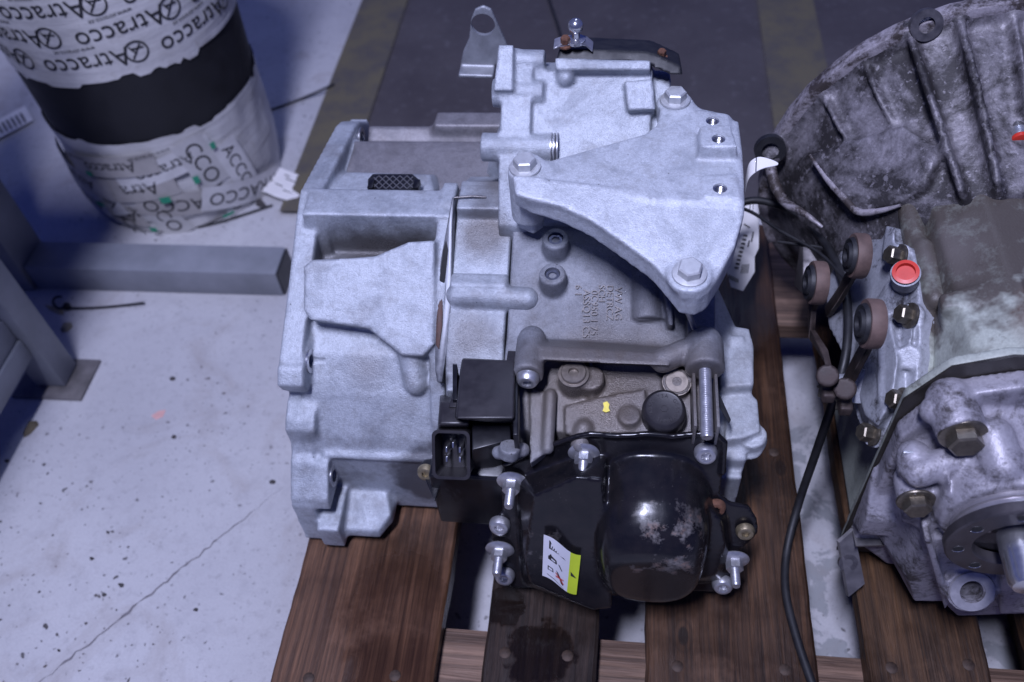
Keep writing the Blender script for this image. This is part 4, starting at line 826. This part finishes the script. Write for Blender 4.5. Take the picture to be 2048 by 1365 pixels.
b = B(); lathe(b, [(.010, -.016), (.0110, -.003), (.0110, .0015), (.0098, .002), (.0090, -.012), (.0002, -.0125)], axisM(q1-ax_*.0005, ax_), 32); solid('filler_neck', b, ALU2, g2, 0)
# green flange ears behind the side cover
b = B()
for px, py, px2, py2 in ((1818, 420, 1835, 500), (1845, 500, 1870, 600), (1850, 620, 1850, 690), (1850, 700, 1840, 800)): capsule(b, sp(px, py, -.012), sp(px2, py2, -.012), .0095)
cast('case_ears', b, GREEN2, g2, .0024, 3)
# shift levers with rubber bushes
for (px, py, X_, path) in ((1712, 512, .478, ((1706, 545), (1680, 590), (1655, 625))), (1630, 566, .452, ((1626, 610), (1622, 665), (1652, 712), (1660, 748))), (1738, 648, .470, ((1735, 690), (1712, 730), (1690, 775)))):
    q = at(px, py, x=X_); M2 = axisM(q, (-1, -.03, .06)); b = B()
    arm = [at(x, y, x=X_+.004) for x, y in path]
    for p, p2 in zip([q+V((.003, -.004, -.010))]+arm, arm): hull(b, [v+V((dx, dy, 0)) for v in (p, p2) for dx in (-.0022, .0022) for dy in (-.0065, .0065)])
    ob = solid('shift_lever', b, BROWN2, g2, .001)
    b = B(); lathe(b, [(.0125, -.007), (.0175, -.007), (.0180, -.005), (.0180, .002), (.0172, .0035), (.0125, .0035)], M2, 36, False); solid('bush_sleeve', b, BUSH2, ob, 0)
    b = B(); lathe(b, [(.0128, -.0065), (.0148, .0036), (.0135, .0065), (.0105, .0056), (.0090, .0080), (.0055, .0082), (.0040, .0058), (.0003, .0056)], M2, 36); solid('rubber_bush', b, BLACKR, ob, 0)
b = B(); cyl(b, sp(1735, 770, -.004), at(1655, 772, x=.462), .0095); cyl(b, sp(1725, 772), sp(1716, 772, .016), .0145); solid('shift_shaft', b, ALU2, g2, .001)
for px, py, X_ in ((1655, 752, .455), (1690, 778, .470)):
    b = B(); cyl(b, at(px, py, x=X_-.005), at(px, py, x=X_+.007), .0085, seg=24); box(b, at(px, py, x=X_)+V((-.005, -.018, -.012)), at(px, py, x=X_)+V((.005, .002, -.002))); cl = cast('lever_clamp', b, BROWN2, g2, .0016, 2)
    o = put('clamp_bolt', HEXD, at(px-4, py+22, x=X_), (-.1, -.6, -.6), cl); o.scale = (.5, .5, .9)
b = B(); hull(b, [V((x, y, z)) for x in (.47, .50) for y, z in ((.44, .27), (.50, .30), (.48, .24))]); solid('lever_plate', b, DSTEEL, g2, .002)
# bent steel bracket at the foot of the case
b = B(); tp_ = [at(x, y, z=.205) for x, y in ((1703, 1052), (1790, 1046), (1796, 1090), (1712, 1092))]; poly_prism(b, tp_, (0, 0, -.0022))
l0, l1, l2, l3 = at(1702, 1056, z=.205), at(1724, 1164, z=.160), at(1692, 1190, z=.150), at(1673, 1082, z=.195); poly_prism(b, [l0, l1, l2, l3], (.002, -.002, .0005))
fb = solid('foot_bracket', b, plain('dirty_zinc', (.20, .19, .19), .45, .6, .3, 60, .15), g2, 0)
b = B(); lathe(b, [(.004, 0), (.0085, 0), (.0085, .003), (.005, .003)], axisM((l0+l1+l2+l3)/4+V((-.001, -.002, .001)), (l1-l0).cross(l3-l0)*(1 if (l1-l0).cross(l3-l0).x < 0 else -1)), 20, False); solid('bracket_bush', b, DSTEEL, fb, 0)
# breather pipe with red cap
b = B(); p_, q_ = at(2022, 215, z=.455), at(2042, 283, z=.452); tube(b, [p_+V((-.01, .04, -.02)), p_, p_.lerp(q_, .7)], .0075, 16); cyl(b, p_+V((0, .004, 0)), p_, .0115); solid('breather_pipe', b, DSTEEL, g2, 0)
b = B(); cyl(b, p_.lerp(q_, .55), p_.lerp(q_, .90), .0068); solid('pipe_end', b, STEEL, g2, .001)
b = B(); cyl(b, p_.lerp(q_, .90), q_, .0070); solid('red_cap', b, REDP, g2, .001)
# ================================================================== small things
b = B(); cp = [(1380, 470, .30), (1440, 430, .30), (1500, 402, .31), (1560, 412, .315), (1610, 440, .315), (1662, 505, .325), (1692, 590, .33), (1694, 690, .325), (1672, 785, .30), (1632, 905, .23), (1598, 1005, .172), (1574, 1100, .149), (1571, 1180, .1485), (1590, 1265, .1485), (1625, 1370, .1485), (1660, 1460, .1485)]
tube(b, spline([at(x, y, z=z) for x, y, z in cp], 10), .0038, 14); tag(solid('black_cable', b, BLACKR, None, 0), 'thick black cable lying down the pallet between the two gearboxes', 'cable')
b = B(); tube(b, spline([at(x, y, z=z) for x, y, z in ((1400, 400, .30), (1492, 420, .315), (1560, 462, .32), (1640, 508, .325), (1690, 560, .333))]), .0017, 8); tag(solid('thin_black_wire', b, BLACKR, None, 0), 'thin black wire stretched from the mount bracket to the thick cable', 'wire')
b = B(); tube(b, spline([at(x, y, z=z) for x, y, z in ((1556, 484, .31), (1600, 490, .315), (1652, 500, .32), (1690, 540, .329))]), .0015, 8); tag(solid('thin_black_wire', b, BLACKR, None, 0), 'short black wire crossing below the longer thin wire beside the bell housing', 'wire')
def paper(name, plane, pts, label, cat, curl=.004, mat=WHITEP):
    t_ = thing(name, label, cat, at(*pts[0], pl=plane)); q = [at(x, y, pl=plane) for x, y in pts]; b = B(); poly_prism(b, q, plane[1]*.0005)
    bmesh.ops.triangulate(b, faces=b.faces[:]); bmesh.ops.subdivide_edges(b, edges=b.edges[:], cuts=3)
    bend(b, q[0], plane, curl); o = new('sheet', tomesh(b, name, True, 60), mat, t_); return t_
def bend(b, o, plane, curl):
    for v in b.verts: v.co += plane[1]*curl*math.sin((v.co-o).x*60+.5)
def bars(t_, plane, quads, mat=INK, curl=.004, o=None, name='printed_line'):
    for q in quads:
        b = B(); b.faces.new([b.verts.new(at(x, y, pl=plane)+plane[1]*.0011) for x, y in q]); bmesh.ops.subdivide_edges(b, edges=b.edges[:], cuts=2); bend(b, o, plane, curl); new(name, tomesh(b, name, False), mat, t_)
TP = (at(1490, 500, z=.23), n_(-.1, -.55, .83)); tps = ((1494, 400), (1518, 404), (1517, 498), (1509, 515), (1509, 545), (1486, 583), (1462, 574), (1450, 530))
pt = paper('paper_tag', TP, tps, 'white printed paper tag hanging behind the triangular mount bracket', 'tag', .003); o0 = at(*tps[0], pl=TP)
qs = []
for k in range(9): x = 1487-k*2.2; y = 470+k*8.; qs.append(((x, y), (x+8, y+1.5), (x+7, y+5.5), (x-1, y+3.5)))
for k in range(5): qs.append(((1484+k*3.2, 530-k*.2), (1485.6+k*3.2, 530), (1482.6+k*3.2, 548), (1481+k*3.2, 548)))
for k in range(6): qs.append(((1458+k*3.4, 549+k*1.8), (1460.2+k*3.4, 550+k*1.8), (1459.4+k*3.4, 559+k*1.6), (1457+k*3.4, 558+k*1.6)))
qs += [((1500, 404), (1502, 404), (1500, 425), (1498, 425)), ((1506, 404), (1507.5, 404), (1506, 425), (1504.5, 425)), ((1488, 448), (1500, 456), (1499, 458.5), (1487, 450.5)), ((1505, 465), (1508, 466), (1504, 486), (1501, 485)), ((1497, 482), (1500, 483), (1497, 496), (1494, 495)), ((1468, 470), (1483, 447), (1484, 449), (1470, 474))]
bars(pt, TP, qs, curl=.003, o=o0)
b = B(); rp = spline([at(x, y, y=.40) for x, y in ((1491, 372), (1497, 345), (1512, 331), (1530, 327), (1556, 329))], 6); wd = [.008, .008, .0075, .0065, .001]
for i, (p, q) in enumerate(zip(rp, rp[1:])):
    f_ = lambda j: .0045*(1-(j/(len(rp)-1))**3)+.0004; hull(b, [v+V((0, s, s*.8+e)) for v, w_ in ((p, f_(i)), (q, f_(i+1))) for s in (-w_, w_) for e in (0, .0006)])
tag(solid('white_plastic_strip', b, WHITEP, None, 0), 'curled white plastic strip sticking out beside the mount bracket edge', 'strip')
LP_ = (V((0, 0, .010)), V((0, 0, 1))); lps = ((513, 382), (548, 336), (612, 352), (612, 404), (550, 396)); lt = paper('paper_tag', LP_, lps, 'curled white paper tag on the floor next to the drum', 'tag', .004); o1 = at(*lps[0], pl=LP_)
bars(lt, LP_, [((540, 360), (542, 361), (549, 368), (547, 368)), ((552, 370), (566, 374), (566, 376), (552, 372)), ((570, 351), (580, 354), (580, 356), (570, 353)), ((566, 380), (600, 388), (600, 390), (566, 382)), ((572, 358), (590, 362), (590, 364), (572, 360))], curl=.004, o=o1)
BPp = (V((0, 0, .006)), V((0, 0, 1))); bps = ((-30, 256), (50, 212), (66, 240), (-30, 292)); bt = paper('barcode_label', BPp, bps, 'white label with slanted black bars lying left of the drum', 'label', .001); o2 = at(*bps[0], pl=BPp)
bars(bt, BPp, [((-24+k*9, 258-k*4.8+4), (-20+k*9, 256-k*4.8+4), (-10+k*9, 276-k*4.6), (-14+k*9, 278-k*4.6)) for k in range(8)], curl=.001, o=o2, name='printed_bar')
def floor_wire(pts, r, label):
    b = B(); tube(b, spline([at(x, y, z=.0+r+zz) for x, y, zz in pts]), r, 8); tag(solid('floor_wire', b, BLACKR, None, 0), label, 'wire')
floor_wire(((536, 222, .0), (590, 203, 0), (640, 182, .008), (668, 168, .0095)), .0022, 'thin dark wire on the floor running from the drum to the yellow line')
floor_wire(((395, 455, 0), (450, 442, 0), (545, 411, 0)), .0022, 'straight dark wire on the floor at the foot of the drum')
floor_wire(((1085, -40, .004), (1105, 20, .004), (1118, 60, .004), (1130, 110, .004)), .0028, 'thin dark cable on the dark lane behind the selector lever')
# cable tie
ct = thing('cable_tie', 'used black cable tie on the light floor by the steel trestle', 'cable tie', at(130, 615, z=0)); b = B(); tube(b, spline([at(x, y, z=z) for x, y, z in ((136, 617, .004), (190, 616, .003), (240, 612, .003), (288, 606, .006))]), .0018, 6, None); solid('strap', b, BLACKP, ct, 0)
b = B(); tube(b, spline([at(x, y, z=z) for x, y, z in ((136, 617, .004), (115, 616, .006), (106, 604, .010), (112, 595, .012), (124, 594, .010))]), .0018, 6); solid('loop', b, BLACKP, ct, 0)
b = B(); q = at(133, 614, z=.005); box(b, q+V((-.004, -.004, -.004)), q+V((.004, .005, .004))); solid('head', b, BLACKP, ct, .0008)
# litter on the floor
LEAF = plain('brown_litter', (.10, .08, .05), .8, 0, .4, 80, .3); GRIT = plain('dark_grit', (.05, .045, .045), .8, 0, .4, 200, .3)
def flake(name, pts, h, mat, label, cat='debris'):
    b = B(); c = sum((at(x, y, z=0) for x, y in pts), V())/len(pts); hull(b, [at(x, y, z=.0004) for x, y in pts]+[at(x, y, z=0).lerp(c, .35)+V((0, 0, h)) for x, y in pts]); tag(solid(name, b, mat, None, 0), label, cat)
flake('dry_leaf', ((46, 868), (60, 842), (74, 842), (78, 850), (62, 868), (48, 876)), .004, LEAF, 'dry brown leaf on the floor below the trestle foot plate', 'leaf')
flake('dirt_clod', ((120, 660), (128, 646), (142, 645), (146, 654), (136, 664), (124, 666)), .004, plain('grey_dirt', (.20, .18, .14), .9, 0, .4, 120, .4), 'small grey dirt clod beneath the cable tie')
flake('wood_chip', ((88, 610), (100, 612), (126, 622), (128, 630), (118, 630), (98, 620)), .004, plain('pale_chip', (.33, .28, .18), .8, 0, .3, 120, .3), 'pale wood chip beside the cable tie loop')
flake('dark_shard', ((512, 402), (524, 400), (534, 412), (524, 416), (512, 412)), .006, GRIT, 'dark triangular shard between the drum and the paper tag')
flake('pink_fleck', ((302, 832), (318, 822), (332, 820), (326, 834), (312, 840)), .0006, plain('pink_paint', (.62, .36, .33), .7, 0, .15, 60, .1), 'pink paint fleck on the light floor')
for i, (px, py, s, lab) in enumerate(((345, 758, 7, 'dark grit crumb on the light floor facing the upper flange lug'), (348, 874, 7, 'grey chip on the floor facing the lower flange lug'), (184, 1118, 5, 'black crumb on open floor'), (216, 1066, 4, 'tiny dark crumb on open floor'), (546, 964, 8, 'flat grey chip beside the bottom flange lug'), (242, 1170, 7, 'grey flake near the floor crack'), (208, 1190, 6, 'pale grey flake close to the floor crack'), (118, 1302, 4, 'black crumb by the lower end of the crack'), (392, 1220, 6, 'dark flake on the floor beside the left deck board'), (14, 922, 6, 'black crumb below the trestle side rail'))):
    random.seed(i); flake('floor_crumb', [(px+s*random.uniform(.6, 1.1)*math.cos(a*.9), py+s*.8*random.uniform(.6, 1.1)*math.sin(a*.9)) for a in range(7)], .0012 if s > 5 else .003, GRIT, lab)
